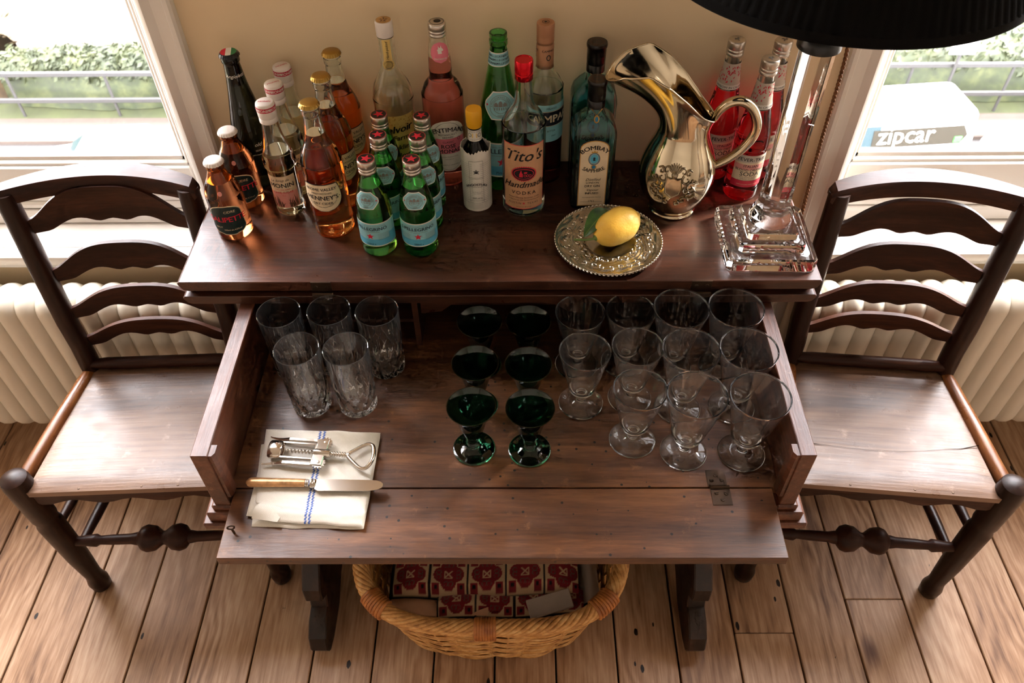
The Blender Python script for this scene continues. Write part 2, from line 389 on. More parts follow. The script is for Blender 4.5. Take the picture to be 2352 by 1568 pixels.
# ------------------------------------------------------------------ the room
YW = 1.327                                       # face of the wall between the two windows
def room():
    fl = MB().box(-2.3, 2.3, -2.5, YW, -.06, -.022); fo = struct(obj('floor', fl, 'gap_dark', smooth=0))
    rnd = random.Random(4); x0 = -1.1129 - .1322 * 9; pw = .1322
    meshes = []
    for k in range(4):
        b = MB().box(0, pw - .0032, 0, 1, -.022, 0, .0012); meshes.append(b)
    def plank(x, y0, y1):
        b = MB().box(x + .0021, x + pw - .0021, y0, y1, -.021 + rnd.uniform(-.0006, 0), rnd.uniform(-.0012, .0), .0016)
        obj('plank', b, 'plank_wood', fo, 0)
    for i in range(35):
        x = x0 + i * pw
        if x > 2.3 - pw: break
        if i == 23: plank(x, -2.5, .808); plank(x, .8095, YW)          # the board cut short beside the chair foot
        elif i == 21: plank(x, -2.5, .73); plank(x, .7315, YW)
        elif i == 15: plank(x, -2.5, .40); plank(x, .4015, YW)
        else: plank(x, -2.5, YW)
    W = MB()
    W.box(-.635, .635, YW, 1.62, -.02, 3.05)
    for s in (-1, 1):
        a, b = sorted((s * 1.80, s * 2.3)); W.box(a, b, YW, 1.62, -.02, 3.05)
        a, b = sorted((s * .635, s * 1.80)); W.box(a, b, YW, 1.62, 2.72, 3.05); W.box(a, b, YW, 1.62, -.02, .585)
    struct(obj('wall_back', W, 'wall_paint', smooth=0))
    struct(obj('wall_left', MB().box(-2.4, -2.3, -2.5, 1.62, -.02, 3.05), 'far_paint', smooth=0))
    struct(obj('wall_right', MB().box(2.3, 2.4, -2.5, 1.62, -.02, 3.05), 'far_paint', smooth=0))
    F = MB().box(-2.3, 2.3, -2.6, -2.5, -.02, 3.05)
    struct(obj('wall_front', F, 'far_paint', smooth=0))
    struct(obj('ceiling', MB().box(-2.4, 2.4, -2.6, 1.62, 3.05, 3.15), 'ceiling_paint', smooth=0))
    B = MB().prism([(YW, 0), (YW - .018, 0), (YW - .018, .12), (YW - .012, .135), (YW - .005, .15), (YW, .155)], -.57, .57, 'x')
    struct(obj('baseboard_back', B, 'white_gloss', smooth=20))
room()

def pane_mat():
    n = NT('window_glass'); tr = n.new('ShaderNodeBsdfTransparent'); gl = n.new('ShaderNodeBsdfGlossy'); gl.inputs['Roughness'].default_value = .02
    fr = n.new('ShaderNodeLayerWeight'); fr.inputs[0].default_value = .5; fc = n.math('ADD', .025, n.math('MULTIPLY', n.math('POWER', fr.outputs['Facing'], 5.0), .5)); mx = n.new('ShaderNodeMixShader')
    tr.inputs[0].default_value = (.97, .97, .965, 1)
    n.ln(fc, mx.inputs[0]); n.ln(tr.outputs[0], mx.inputs[1]); n.ln(gl.outputs[0], mx.inputs[2]); n.ln(mx.outputs[0], n.out.inputs[0])
pane_mat()
def window(name, s):
    w = bpy.data.objects.new(name, None); COL.objects.link(w); struct(w)
    xi, xo = .635, 1.80
    def bx(mb, x0, x1, *r, **k): a, b = sorted((s * x0, s * x1)); return mb.box(a, b, *r, **k)
    # architrave: moulded board round the opening
    prof = [(.577, 0), (.577, -.016), (.581, -.021), (.588, -.021), (.591, -.017), (.612, -.014), (.618, -.018), (.626, -.022), (.634, -.018), (.640, -.012), (.640, 0)]
    for side in (0, 1):
        pr = [((x if not side else 2.435 - x) * s, YW + y) for x, y in prof]
        obj('casing', MB().prism(pr, .0, 2.79, 'z'), 'white_gloss', w, 25)
    obj('casing', bx(MB(), .577, 1.858, YW - .02, YW, 2.72, 2.79, bev=.004), 'white_gloss', w, 25)
    # lining of the recess and stop beads
    for a in (0, 1):
        m = lambda x: x if not a else 2.435 - x
        obj('jamb', bx(MB(), m(.630), m(.646), YW - .002, 1.47, .60, 2.72, bev=.002), 'white_gloss', w, 25)
        obj('stop_bead', bx(MB(), m(.645), m(.660), 1.385, 1.405, .60, 2.72, bev=.004), 'white_gloss', w, 25)
        st = MB(); bx(st, m(.650), m(.698), 1.425, 1.465, .685, 2.70, bev=.003); bx(st, m(.695), m(.708), 1.432, 1.462, .685, 2.70, bev=.004); bx(st, m(.706), m(.716), 1.440, 1.458, .685, 2.70, bev=.002)
        obj('sash_stile', st, 'white_gloss', w, 25)
    obj('head_lining', bx(MB(), xi, xo, YW, 1.47, 2.70, 2.72), 'white_gloss', w, 0)
    sill = MB(); bx(sill, .56, 1.875, 1.292, YW + .002, .588, .612, bev=.006, seg=2); bx(sill, xi, xo, YW, 1.47, .588, .612)
    bx(sill, .575, 1.86, 1.306, YW + .001, .568, .589, bev=.004)
    obj('sill', sill, 'white_gloss', w, 25)
    st = MB(); bx(st, .646, 1.789, 1.405, 1.47, .612, .645, bev=.004); bx(st, .646, 1.789, 1.415, 1.47, .644, .662, bev=.005); bx(st, .646, 1.789, 1.422, 1.47, .661, .680, bev=.003)
    obj('sill_moulding', st, 'white_gloss', w, 25)
    br = MB(); bx(br, .698, 1.737, 1.425, 1.465, .682, .748, bev=.003); bx(br, .698, 1.737, 1.432, 1.462, .745, .758, bev=.004); bx(br, .698, 1.737, 1.440, 1.458, .756, .768, bev=.002)
    obj('bottom_rail', br, 'white_gloss', w, 25)
    obj('meeting_rail', bx(MB(), .698, 1.737, 1.425, 1.48, 1.56, 1.60, bev=.004), 'white_gloss', w, 25)
    obj('pane', bx(MB(), .712, 1.723, 1.447, 1.451, .764, 1.565), 'window_glass', w, 0)
    obj('pane', bx(MB(), .712, 1.723, 1.462, 1.466, 1.595, 2.70), 'window_glass', w, 0)
    xl = .965 if s < 0 else .90
    la = MB(); bx(la, xl - .036, xl + .036, 1.421, 1.4255, .700, .722, bev=.0015); la.tube([(s * xl - .012, 1.4215, .718), (s * xl - .014, 1.408, .712), (s * xl, 1.402, .706), (s * xl + .014, 1.408, .712), (s * xl + .012, 1.4215, .718)], .0035, 8)
    obj('sash_lift', la, 'brass', w, 40, label='small brass sash lift')
window('window_1', -1); window('window_2', 1)

def radiator(x0, n, label):
    w = .0442; t = thing('column_radiator', label, 'radiator', (x0 + n * w / 2, 1.242, 0), group='column radiators under the windows')
    yf, yb, zb, zt, rc = -.028, .034, .135, .548, .031
    path = []
    def arc(cy_, cz, a0, a1):
        for i in range(7): a = radians(a0 + (a1 - a0) * i / 6); path.append((0, cy_ + rc * cos(a), cz + rc * sin(a)))
    ym = (yf + yb) / 2
    arc(ym, zt - rc, 180, 90); arc(ym, zt - rc, 90, 0); arc(ym, zb + rc, 0, -90); arc(ym, zb + rc, -90, -180)
    S = MB().tube(path, .0232, 14, loop=True, sq=.77)
    S.lathe([(0, -w / 2), (.018, -w / 2), (.021, -w * .3), (.021, w * .3), (.018, w / 2), (0, w / 2)], 14)
    k = len(S.v) - 2 - 4 * 14
    for i in range(k, len(S.v)): x, y, z = S.v[i]; S.v[i] = (z, ym + y * .8, zt - .012 + x * .8)
    S.box(-w / 2, w / 2, ym - .012, ym + .012, zb - .006, zb + .02, bev=.004)
    me = mesh('section', S, 'radiator_enamel', 60)
    for i in range(n): obj('section', me, None, t, loc=((i - n / 2 + .5) * w, 0, 0))
    for e in (-1, 1):
        L = MB().box(-.014, .014, -.045, .045, 0, .02, bev=.004); L.box(-.009, .009, -.03, .03, .018, .13, bev=.003)
        obj('foot', L, 'radiator_enamel', t, loc=(e * (n / 2 - .5) * w, 0, 0))
    return t
radiator(-1.79, 27, 'cream column radiator under the left window behind the pale chair')
radiator(.60, 27, 'cream column radiator under the right window behind the cracked chair')

# ------------------------------------------------------------------ the street outside, three floors down
G = -9.2
simple('asphalt', srgb(44, 42, 41), .85, var=.08, scale=2)
simple('garden_gravel', srgb(46, 37, 30), .85, var=.15, scale=4)
simple('paving', srgb(60, 50, 43), .8, var=.08, scale=3)
simple('lawn_green', srgb(42, 47, 17), .9, var=.25, scale=1.5)
simple('car_white', srgb(235, 235, 238), .25, var=.01)
simple('car_glass', srgb(46, 60, 64), .08, var=.05)
simple('tyre_black', srgb(20, 20, 20), .7)
simple('rail_grey', srgb(46, 45, 44), .5)
simple('sticker_olive', srgb(44, 41, 34), .7, spec=.1); simple('sticker_green', srgb(60, 150, 60), .5)
def leafmat(name, a, b, c):
    n = NT(name); co = n.coords(); f = n.noise(co, 2.2, 6, .7); n.set(col=n.ramp(f, (.32, a), (.5, b), (.68, c)), rough=.7); return n
leafmat('hedge_leaf', srgb(18, 25, 10), srgb(38, 46, 20), srgb(64, 68, 36)); leafmat('russet_leaf', srgb(40, 32, 18), srgb(66, 52, 34), srgb(86, 72, 46)); leafmat('bush_leaf', srgb(28, 34, 16), srgb(50, 54, 28), srgb(78, 72, 42))
def outside():
    struct(obj('street', MB().box(-40, 40, 2.2, 16.7, G - .3, G - .12), 'asphalt', smooth=0))
    struct(obj('pavement', MB().box(-40, 40, 16.7, 17.7, G - .3, G, .03), 'paving', smooth=0))
    struct(obj('lawn', MB().box(-40, 40, 17.7, 60, G - .3, G - .02), 'lawn_green', smooth=0))
    struct(obj('garden_path', MB().prism([(-40, 22.6), (-40, 21.2), (-9, 21.0), (40, 20.4), (40, 21.6), (-8.5, 22.6)], G - .03, G + .01, 'z'), 'garden_gravel', smooth=0))
    rnd = random.Random(9)
    def hedge(name, label, x0, x1, y0, y1, h, mat, cat, n=2600):
        b = MB(); nx = int((x1 - x0) * 4)
        t = thing(name, label, cat, ((x0 + x1) / 2, (y0 + y1) / 2, G)); cx, cyy = (x0 + x1) / 2, (y0 + y1) / 2
        def P(u, v):
            a = pi * v; x = x0 + (x1 - x0) * u; y = cyy - (y1 - y0) / 2 * cos(a) * (1 if .02 < u < .98 else .6); z = h * max(0, sin(a)) ** .35 * (1 if .02 < u < .98 else .7)
            k = mnoise.noise((x * .9, y * .9, z * 1.3)) * .16 + mnoise.noise((x * 3, y * 3, z * 3)) * .08
            return (x - cx, y - cyy + k, max(-.02, z + k * (1 if z > .2 else 0)))
        b.grid(nx, 12, P); obj('hedge_core', b, mat, t, 180)
        L = MB()
        for i in range(n):
            u, v = rnd.random(), rnd.uniform(.08, .92); p = Vector(P(u, v)); s = rnd.uniform(.06, .13); d = Vector((rnd.gauss(0, 1), rnd.gauss(0, 1) - .6, rnd.gauss(0, 1) + .5)).normalized(); e = d.orthogonal().normalized(); f = d.cross(e); p += d * rnd.uniform(0, .1)
            L.add([p - e * s, p + f * s * .5 + d * .02, p + e * s, p - f * s * .5], [[0, 1, 2, 3]])
        o = obj('leaves', L, mat, t, 0); o['kind'] = 'stuff'; return t
    hedge('garden_hedge', 'long clipped green hedge across the street seen through the left window', -12.9, -7.2, 18.15, 19.3, 1.2, 'hedge_leaf', 'hedge')
    hedge('garden_hedge', 'green hedge behind the white van seen through the right window', 7.0, 26, 18.2, 20.2, 1.3, 'hedge_leaf', 'hedge', 3600)
    hedge('russet_shrub', 'russet brown shrub at the far left beyond the parked white car', -19, -13.2, 18.3, 20.4, 1.8, 'russet_leaf', 'shrub', 1500)
    hedge('flowering_bush', 'loose bush on the lawn above the hedge behind the lamp shade', 9.0, 20, 21.6, 23.4, 1.2, 'bush_leaf', 'bush', 1400)
    def rails(label, x0, x1, y, zs):
        t = thing('garden_railing', label, 'railing', ((x0 + x1) / 2, y, G))
        for z in zs: obj('rail', MB().box(-(x1 - x0) / 2, (x1 - x0) / 2, -.04, .04, z - .055, z + .055, .01), 'rail_grey', t)
        for i in range(int((x1 - x0) / 2.4) + 1): obj('post', MB().box(-.03, .03, -.03, .03, -.1, max(zs) + .05, .01), 'rail_grey', t, loc=(-(x1 - x0) / 2 + i * 2.4, .05, 0))
    rails('grey rail fence along the hedge seen through the left window', -22, -8, 17.75, (1.15, .45))
    rails('grey rail fence along the hedge behind the white van', 7, 26, 17.75, (1.25, .5))
    post = thing('sign_post', 'white sign on a post by the hedge under the lamp shade', 'sign', (10.3, 17.6, G))
    obj('pole', MB().tube([(0, .05, -.1), (0, .05, 2.6)], .04, 8), 'rail_grey', post); obj('sign_plate', MB().box(-.3, .3, -.02, .02, 1.6, 2.55, .01), 'ink_white', post)
    def car(name, label, loc, rz, van=False, L=3.7, cat='car'):
        t = thing(name, label, cat, loc, rz); hw = .83
        def sec(x, w, zb, zt, r):
            pts = []
            for a, b in ((1, 0), (1, .35), (1, .75), (.93, .93), (.8, 1.0), (.4, 1.02)): pts.append((x, w * a, zb + (zt - zb) * b))
            return pts + [(p[0], -p[1], p[2]) for p in pts[::-1]]
        if van: st = [(-L / 2, .72, .3, .75), (-L / 2 + .1, .80, .22, .95), (-L / 2 + .7, hw, .2, 1.05), (-L / 2 + 1.2, hw, .2, 1.08), (L / 2 - .1, hw, .2, 1.08), (L / 2, .80, .3, 1.0)]
        else: st = [(-L / 2, .62, .35, .62), (-L / 2 + .12, .76, .24, .78), (-L / 2 + .6, hw, .2, .90), (-L / 2 + 1.1, hw, .2, .97), (L / 2 - .5, hw, .2, 1.0), (L / 2 - .08, .78, .25, .95), (L / 2, .70, .35, .8)]
        body = MB().loft([sec(x, w, a, b, 0) for x, w, a, b in st]); obj('body', body, 'car_white', t, 40, recalc=True)
        H = 1.85 if van else 1.45; zb = 1.04 if van else .93
        x0, x1, x2, x3 = (-L / 2 + .85, -L / 2 + 1.55, L / 2 - .12, L / 2 - .03) if van else (-L / 2 + .95, -L / 2 + 1.65, L / 2 - .75, L / 2 - .15)
        def rr(xa, xb, w, z, n=6):
            c = .12; pts = [(xa + c, -w), (xb - c, -w), (xb - c * .3, -w + c * .3), (xb, -w + c), (xb, w - c), (xb - c * .3, w - c * .3), (xb - c, w), (xa + c, w), (xa + c * .3, w - c * .3), (xa, w - c), (xa, -w + c), (xa + c * .3, -w + c * .3)]
            return [(x, y, z) for x, y in pts]
        wt = .62 if van else .60
        cab = MB().loft([rr(x0, x3, hw - .02, zb - .05), rr(x0 + .05, x3 - .02, hw - .03, zb + .03), rr(x1 - .08, x2 + .04, wt + .03, H - .07), rr(x1, x2, wt, H - .01), rr(x1 + .15, x2 - .1, wt - .12, H + .02)], True, True)
        obj('cabin', cab, 'car_white', t, 50, recalc=True)
        k = lambda z: (z - zb - .03) / (H - .1 - zb); yw = lambda z: (hw - .03) + (wt + .03 - hw + .03) * k(z) + .006
        zs0, zs1 = zb + .08, H - .16
        for sgn in (-1, 1):
            rngs = ((x0 + .35, x0 + .95),) if van else ((x0 + .42, (x0 + x3) / 2 - .08), ((x0 + x3) / 2 + .02, x3 - .42))
            for a, b in rngs:
                sh = (x1 - x0) * .55 if a == rngs[0][0] else 0
                sk = -.2 if (b == rngs[-1][1] and not van) else 0
                q = [(a, zs0), (b, zs0), (b + sk, zs1), (a + sh * .6, zs1)]
                v = [(x, sgn * yw(z), z) for x, z in q] + [(x, sgn * (yw(z) - .03), z) for x, z in q]
                obj('side_window', MB().add(v, [[0, 1, 2, 3], [7, 6, 5, 4], [0, 4, 5, 1], [1, 5, 6, 2], [2, 6, 7, 3], [3, 7, 4, 0]]), 'car_glass', t, 0, recalc=True)
        for xa, xb, nm in ((x0 + .045, x1 - .07, 'windscreen'), (x3 - .02, x2 + .045, 'rear_window')):
            if van and nm == 'rear_window': continue
            sg = -1 if nm == 'windscreen' else 1
            f = lambda z: xa + (xb - xa) * (z - zb - .03) / (H - .1 - zb) + sg * .012
            za, zc = zb + .07, H - .14; ya, yc = hw - .14, wt - .07
            v = [(f(za), -ya, za), (f(za), ya, za), (f(zc), yc, zc), (f(zc), -yc, zc)]; v += [(x - sg * .03, y, z) for x, y, z in v]
            obj(nm, MB().add(v, [[0, 1, 2, 3], [7, 6, 5, 4], [0, 4, 5, 1], [1, 5, 6, 2], [2, 6, 7, 3], [3, 7, 4, 0]]), 'car_glass', t, 0, recalc=True)
        wm = MB().lathe([(0, -.09), (.2, -.09), (.29, -.08), (.31, -.05), (.31, .05), (.29, .08), (.2, .09), (0, .09)], 20).xf(lambda p: (p.x, p.z, p.y)); wm = mesh('wheel', wm, 'tyre_black')
        for sx in (-1, 1):
            for sy in (-1, 1): obj('wheel', wm, None, t, loc=(sx * L * .31, sy * (hw - .06), .31))
        if van:
            pn = MB().prism([(-.35, 1.22), (1.62, 1.22), (1.74, 1.40), (1.62, 1.60), (-.35, 1.60)], -.012, .012, 'y').xf(lambda p: (p.x, p.y - (.806 - .21 * (p.z - 1.07)), p.z)); obj('side_panel', pn, 'sticker_olive', t, 0, label='olive panel on the van side')
            v, f = text_geo('zipcar', .52, align='LEFT'); LT = MB().add([(x - .25, -(.806 - .21 * (y + 1.31 - 1.07)) - .018, y + 1.31) for x, y in v], f)
            obj('lettering', LT, 'ink_white', t, 0, label='white lettering on the olive panel')
            obj('green_dot', MB().box(1.45, 1.62, -.79, -.76, 1.25, 1.38, .005), 'sticker_green', t, 0)
        return t
    car('parked_car', 'white parked car seen through the left window', (-9.05, 14.65, G - .12), radians(3))
    car('parked_van', 'white van with a lettered olive side panel seen through the right window', (7.70, 15.35, G - .12), radians(6), True, 4.0, 'van')
    car('parked_car', 'white parked car behind the van at the right edge of the photo', (12.3, 15.2, G - .12), radians(6))
outside()
# ------------------------------------------------------------------ ladder-back chairs
def chair(label, loc, rz, hump, crestcol, cracked, zc, zs_):
    t = thing('ladder_back_chair', label, 'chair', loc, rz, 'ladder-back chairs beside the desk')
    # local: seat centre at x = 0, front edge at y = 0, back at y = .32
    yr, hr, hf = .318, .163, .208
    def rake(z): return yr + max(0, z - .40) * .10
    for s in (-1, 1):
        prof = [(0, 0), (.014, 0), (.019, .006), (.021, .03), (.018, .045), (.0165, .06), (.021, .14), (.0235, .25), (.024, .285), (.0205, .30), (.0235, .315), (.0245, .40), (.0245, .437), (.0225, .449), (.014, .455), (0, .457)]
        obj('leg', MB().lathe([(r * 1.1, z) for r, z in prof], 20), 'chair_wood_up', t, 40, loc=(s * hf, .018, 0))
        n = 15; zs = [i * (zc + .005) / (n - 1) for i in range(n)]
        rr = [.0140 + .0072 * min(1, z / .25) - .002 * max(0, (z - .7) / .17) for z in zs]
        P = MB().tube([(s * (hr + (.004 if z > .5 else 0)), (rake(z) if z > .40 else yr + (.40 - z) * .05), z) for z in zs], rr, 14)
        obj('back_post', P, 'chair_wood_up', t, 50)
    def board(z, hc, he, bow, thick, hump, notch, x=.163):
        n = 40; V = []
        for i in range(n + 1):
            u = i / n * 2 - 1; X = u * x; a = abs(u)
            env = (1 - min(1, a / .93) ** 1.9) if a < .93 else 0
            env = env * env * (3 - 2 * env) if hump else max(0, 1 - a ** 2)
            top = z + he / 2 + hump * env
            dip = exp(-((a - .16) / .10) ** 2) * .006 - exp(-(a / .045) ** 2) * .0 + exp(-((a - .72) / .1) ** 2) * .004
            bot = z - he / 2 + (hump + he - hc) * env * (1 - exp(-(a / .9) ** 2) * .0) - (dip if notch else 0) + (.007 * exp(-((a - .42) / .16) ** 2) if notch else 0)
            y = rake(z) + bow * (1 - u * u)
            V += [(X, y - thick / 2, bot), (X, y - thick / 2, top), (X, y + thick / 2, top), (X, y + thick / 2, bot)]
        secs = [V[i * 4:i * 4 + 4] for i in range(n + 1)]
        return MB().loft(secs)
    for z, (hc, he, hp) in zip(zs_, ((.072, .030, .058), (.063, .029, .049), (.052, .027, .039), (.040, .024, .029))):
        obj('slat', board(z, hc, he, .026, .009, hp * hump, True), 'chair_wood', t, 40, recalc=True)
    # crest rail: thick, bowed back, with squared ends
    n = 40; secs = []
    for i in range(n + 1):
        u = i / n * 2 - 1; X = u * .185; a = abs(u); d = .018 + .009 * (1 - a ** 2); e = min(1, (1 - a) * 18 + .35)
        y = rake(zc) + .050 * (1 - u * u) - .002; z = zc + .004 * (1 - a * a); h = .0150 * e + .0005; d *= (.75 + .25 * e)
        secs.append([(X, y - d, z - h), (X, y - d * 1.02, z + h * .5), (X, y - d * .8, z + h), (X, y + d * .8, z + h), (X, y + d, z + h * .6), (X, y + d, z - h)])
    obj('crest_rail', MB().loft(secs), crestcol, t, 40, recalc=True)
    # seat board, slightly dished and cut round the posts
    W = .160
    def seatfn(u, v, z): 
        x = (u * 2 - 1) * ((.190 - .036 * v)); y = .0 + .318 * v
        e = max(abs(u * 2 - 1) ** 10, abs(v * 2 - 1) ** 14)
        return (x, y, z - .0045 * e if z > .41 else z)
    S = MB(); S.grid(24, 20, lambda u, v: seatfn(u, v, .4275)); S.grid(24, 20, lambda u, v: seatfn(u, v, .409), flip=True)
    k = 25 * 21
    for j in range(20): a = j * 25; S.f += [[a, a + k, a + 25 + k, a + 25], [a + 24, a + 49, a + 49 + k, a + 24 + k]]; S.m += [0, 0]
    for i in range(24): b = 20 * 25; S.f += [[i, i + 1, i + 1 + k, i + k], [b + i, b + i + k, b + i + 1 + k, b + i + 1]]; S.m += [0, 0]
    so = obj('seat', S, 'seat_wood', t, 50, recalc=True)
    for x in (-.09, .03, .1): obj('nail', MB().lathe([(.0028, 0), (.002, .0012), (0, .0015)], 8, loc=(x, .006, .4235)), 'dark_iron', so)
    if cracked:
        pts = [(-.175, .095), (-.05, .088), (.02, .09), (.07, .096), (.11, .104), (.14, .108), (.178, .120)]
        C = MB(); V = []
        for i, (x, y) in enumerate(pts): w = .0014 * (1 - .6 * i / len(pts)); V += [(x, y - w, .4279), (x, y + w, .4279), (x, y, .4262)]
        C.add(V, [[3 * i, 3 * i + 3, 3 * i + 5, 3 * i + 2] for i in range(6)] + [[3 * i + 1, 3 * i + 2, 3 * i + 5, 3 * i + 4] for i in range(6)]); obj('crack', C, 'gap_dark', so, 0)
    for s in (-1, 1):
        obj('side_rail', MB().tube([(s * (hf + (hr - hf) * q), .028 + (yr - .033) * q, .419) for q in (0, .1, .5, .9, 1)], [.012, .0150, .0160, .0150, .012], 14), 'rail_wood', t, 60)
        for z, o in ((.255, 0), (.15, .0)):
            obj('side_stretcher', MB().tube([(s * (hf + (hr - hf) * q), .02 + (yr - .016) * q, z) for q in (0, .3, .7, 1)], [.0085, .0120, .0120, .0085], 10), 'chair_wood_up', t, 60)
    obj('rear_rail', MB().tube([(-hr, yr - .004, .440), (-.12, yr - .004, .440), (.12, yr - .004, .440), (hr, yr - .004, .440)], [.010, .0135, .0135, .010], 12), 'chair_wood', t, 60)
    obj('back_stretcher', MB().tube([(-hr, yr + .01, .22), (0, yr + .01, .22), (hr, yr + .01, .22)], [.009, .012, .009], 10), 'chair_wood', t, 60)
    ap = [(-.192, .409), (.192, .409), (.192, .385)] + [(x / 100, .381 + .007 * cos(x * .55)) for x in range(18, -19, -2)] + [(-.192, .385)]
    obj('apron', MB().prism(ap, .004, .018, 'y'), 'chair_wood', t, 30)
    prof = [(0, -.206), (.010, -.206), (.011, -.17), (.0135, -.150), (.014, -.143), (.0095, -.136), (.011, -.11), (.0115, -.07), (.014, -.058), (.014, -.054), (.0255, -.045), (.0295, -.034), (.0265, -.018), (.015, -.003)]
    prof = prof + [(.015, .003)] + [(r, -z) for r, z in prof[::-1][1:]]
    obj('front_stretcher', MB().lathe(prof, 20).xf(lambda p: (p.z, p.y, p.x)), 'chair_wood', t, 50, loc=(0, .018, .205))
    return t
chair('pale seated ladder-back chair left of the desk with a smooth bowed crest rail', (-.760, .834, 0), radians(2.5), 1.0, 'chair_wood', False, .853, (.783, .668, .572, .494))
chair('ladder-back chair right of the desk with a long crack across its seat', (.722, .828, 0), radians(-5.5), .85, 'chair_wood', True, .836, (.757, .668, .582, .511))

# ------------------------------------------------------------------ the desk
ZT, ZF = .83, .67
def desk():
    d = thing('writing_desk', 'dark antique desk with folded lid and open fall front covered in glasses', 'desk', (-.03, .99, 0))
    ox, oy = .03, -.99                            # shift from room to desk coordinates
    def B(x0, x1, y0, y1, z0, z1, **k): return MB().box(x0 + ox, x1 + ox, y0 + oy, y1 + oy, z0, z1, **k)
    def slab(x0, x1, y0, y1, z0, z1, e=.008):     # board with rounded lower nose at its ends
        prof = [(x0 + .004, z1), (x1 - .004, z1), (x1, z1 - .003), (x1, z1 - .006), (x1 - e * .4, z0 + .003), (x1 - e, z0), (x0 + e, z0), (x0 + e * .4, z0 + .003), (x0, z1 - .006), (x0, z1 - .003)]
        return MB().prism([(a + ox, b) for a, b in prof], y0 + oy, y1 + oy, 'y', bev=.001)
    lid = obj('folded_lid', slab(-.574, .505, .9805, 1.322, .8095, ZT, .014), 'lid_wood', d, 30)
    top = obj('fixed_top', slab(-.570, .501, .974, 1.322, .7855, .803, .012), 'desk_wood', d, 30)
    obj('lid_batten', B(-.562, -.530, .99, 1.31, .8025, .8100), 'side_wood', d, 0); obj('lid_batten', B(.462, .494, .99, 1.31, .8025, .8100), 'side_wood', d, 0)
    for x in (-.332, .305):
        h = MB().box(x + ox - .017, x + ox + .017, .9785 + oy, .9815 + oy, .8105, .8305, .0004)
        h.box(x + ox - .017, x + ox + .017, .9725 + oy, .9750 + oy, .787, .8005, .0004)
        h.tube([(x + ox - .017, .976 + oy, .8055), (x + ox + .017, .976 + oy, .8055)], .0032, 8); ho = obj('hinge', h, 'dark_iron', d)
        for sx in (-.009, .009):
            obj('screw', MB().lathe([(.003, 0), (.0025, .0008), (0, .001)], 10).xf(lambda p: (p.x + x + ox + sx, -p.z + .9785 + oy, p.y + .821)), 'dark_iron', ho)
    obj('desk_floor', B(-.452, .404, .6825, 1.31, .652, ZF), 'flap_wood', d, 0)
    fl = obj('fall_flap', B(-.4465, .3925, .5615, .6805, .651, ZF - .0005, bev=.0012), 'flap_wood', d, 0)
    for s, xa, xb in ((-1, -.478, -.4525), (1, .4045, .428)):
        obj('side_panel', B(xa, xb, .662, 1.312, .600, .7845, bev=.0012), 'side_wood', d, 0)
        # upright stop with a bevelled front at the end of each side
        x0, x1 = (-.4525, -.4435) if s < 0 else (.3955, .4045)
        po = [(x0, .664), (x1 - (.004 if s < 0 else 0), .664), (x1, .670) if s < 0 else (x1, .664), (x1, .684), (x0, .684)] if s < 0 else [(x0 + .004, .664), (x1, .664), (x1, .684), (x0, .684), (x0, .670)]
        obj('front_stop', MB().prism([(a + ox, b + oy) for a, b in po], .672, .7825, 'z'), 'side_wood', d, 0)
        # base moulding returned across the front end
        e = lambda a: -.478 - a if s < 0 else .428 + a
        for a, z0, z1 in ((.006, .640, .652), (.016, .618, .641), (.026, .604, .619)):
            q = sorted((e(a), -.4480 if s < 0 else .400)); obj('base_moulding', B(q[0], q[1], .662 - a * .62, 1.31, z0, z1, bev=.003), 'side_wood', d, 0)
    obj('base_board', B(-.452, .404, .684, 1.30, .600, .650), 'desk_wood', d, 0)
    obj('back_panel', B(-.4525, .4045, 1.300, 1.315, .60, .785), 'desk_wood', d, 0)
    for x in (-.181, .120): obj('divider', B(x - .005, x + .005, .983, 1.30, ZF, .7855), 'desk_wood', d, 0)
    ap = [(-.171, .7855), (.110, .7855), (.110, .748), (.085, .752), (.062, .768), (-.118, .768), (-.136, .752), (-.171, .748)]
    obj('pigeonhole_valance', MB().prism([(a + ox, b) for a, b in ap], .988 + oy, .996 + oy, 'y'), 'desk_wood', d, 0)
    obj('pigeonhole_shelf', B(-.445, -.187, .99, 1.30, .724, .731), 'desk_wood', d, 0)
    # strap hinge let into the floor and flap
    h = B(.2935, .3235, .6830, .7130, ZF - .001, ZF + .0007); h.box(.2965 + ox, .3265 + ox, .650 + oy, .6805 + oy, ZF - .001, ZF + .0005); h.tube([(.296 + ox, .6815 + oy, ZF + .0012), (.326 + ox, .6815 + oy, ZF + .0012)], .0032, 8)
    ho = obj('flap_hinge', h, 'dark_iron', d)
    for x, y, a in ((.3005, .694, .3), (.3165, .6945, -.4), (.308, .703, 1.9), (.305, .671, .2), (.3195, .670, -.6), (.3125, .659, .5)):
        s = MB().lathe([(.0034, 0), (.0030, .0010), (0, .0012)], 12, loc=(x + ox, y + oy, ZF + .0005)); obj('screw', s, 'dark_iron', ho)
        so = MB().box(-.0028, .0028, -.0004, .0004, 0, .0005).xf(lambda p: (p.x * cos(a) - p.y * sin(a) + x + ox, p.x * sin(a) + p.y * cos(a) + y + oy, p.z + ZF + .0014)); obj('screw', so, 'gap_dark', ho, 0)
    k = MB().tube([(-.4285 + ox, .603 + oy, ZF - .002), (-.4300 + ox, .604 + oy, ZF + .010)], .0018, 8); r = .0055
    k.tube([(-.4305 + ox + r * cos(a) * .9, .604 + oy + .2 * r * cos(a), ZF + .0145 + r * sin(a) * .8) for a in [i * pi / 8 for i in range(16)]], .0014, 6, loop=True)
    obj('key', k, 'dark_iron', d, 60)
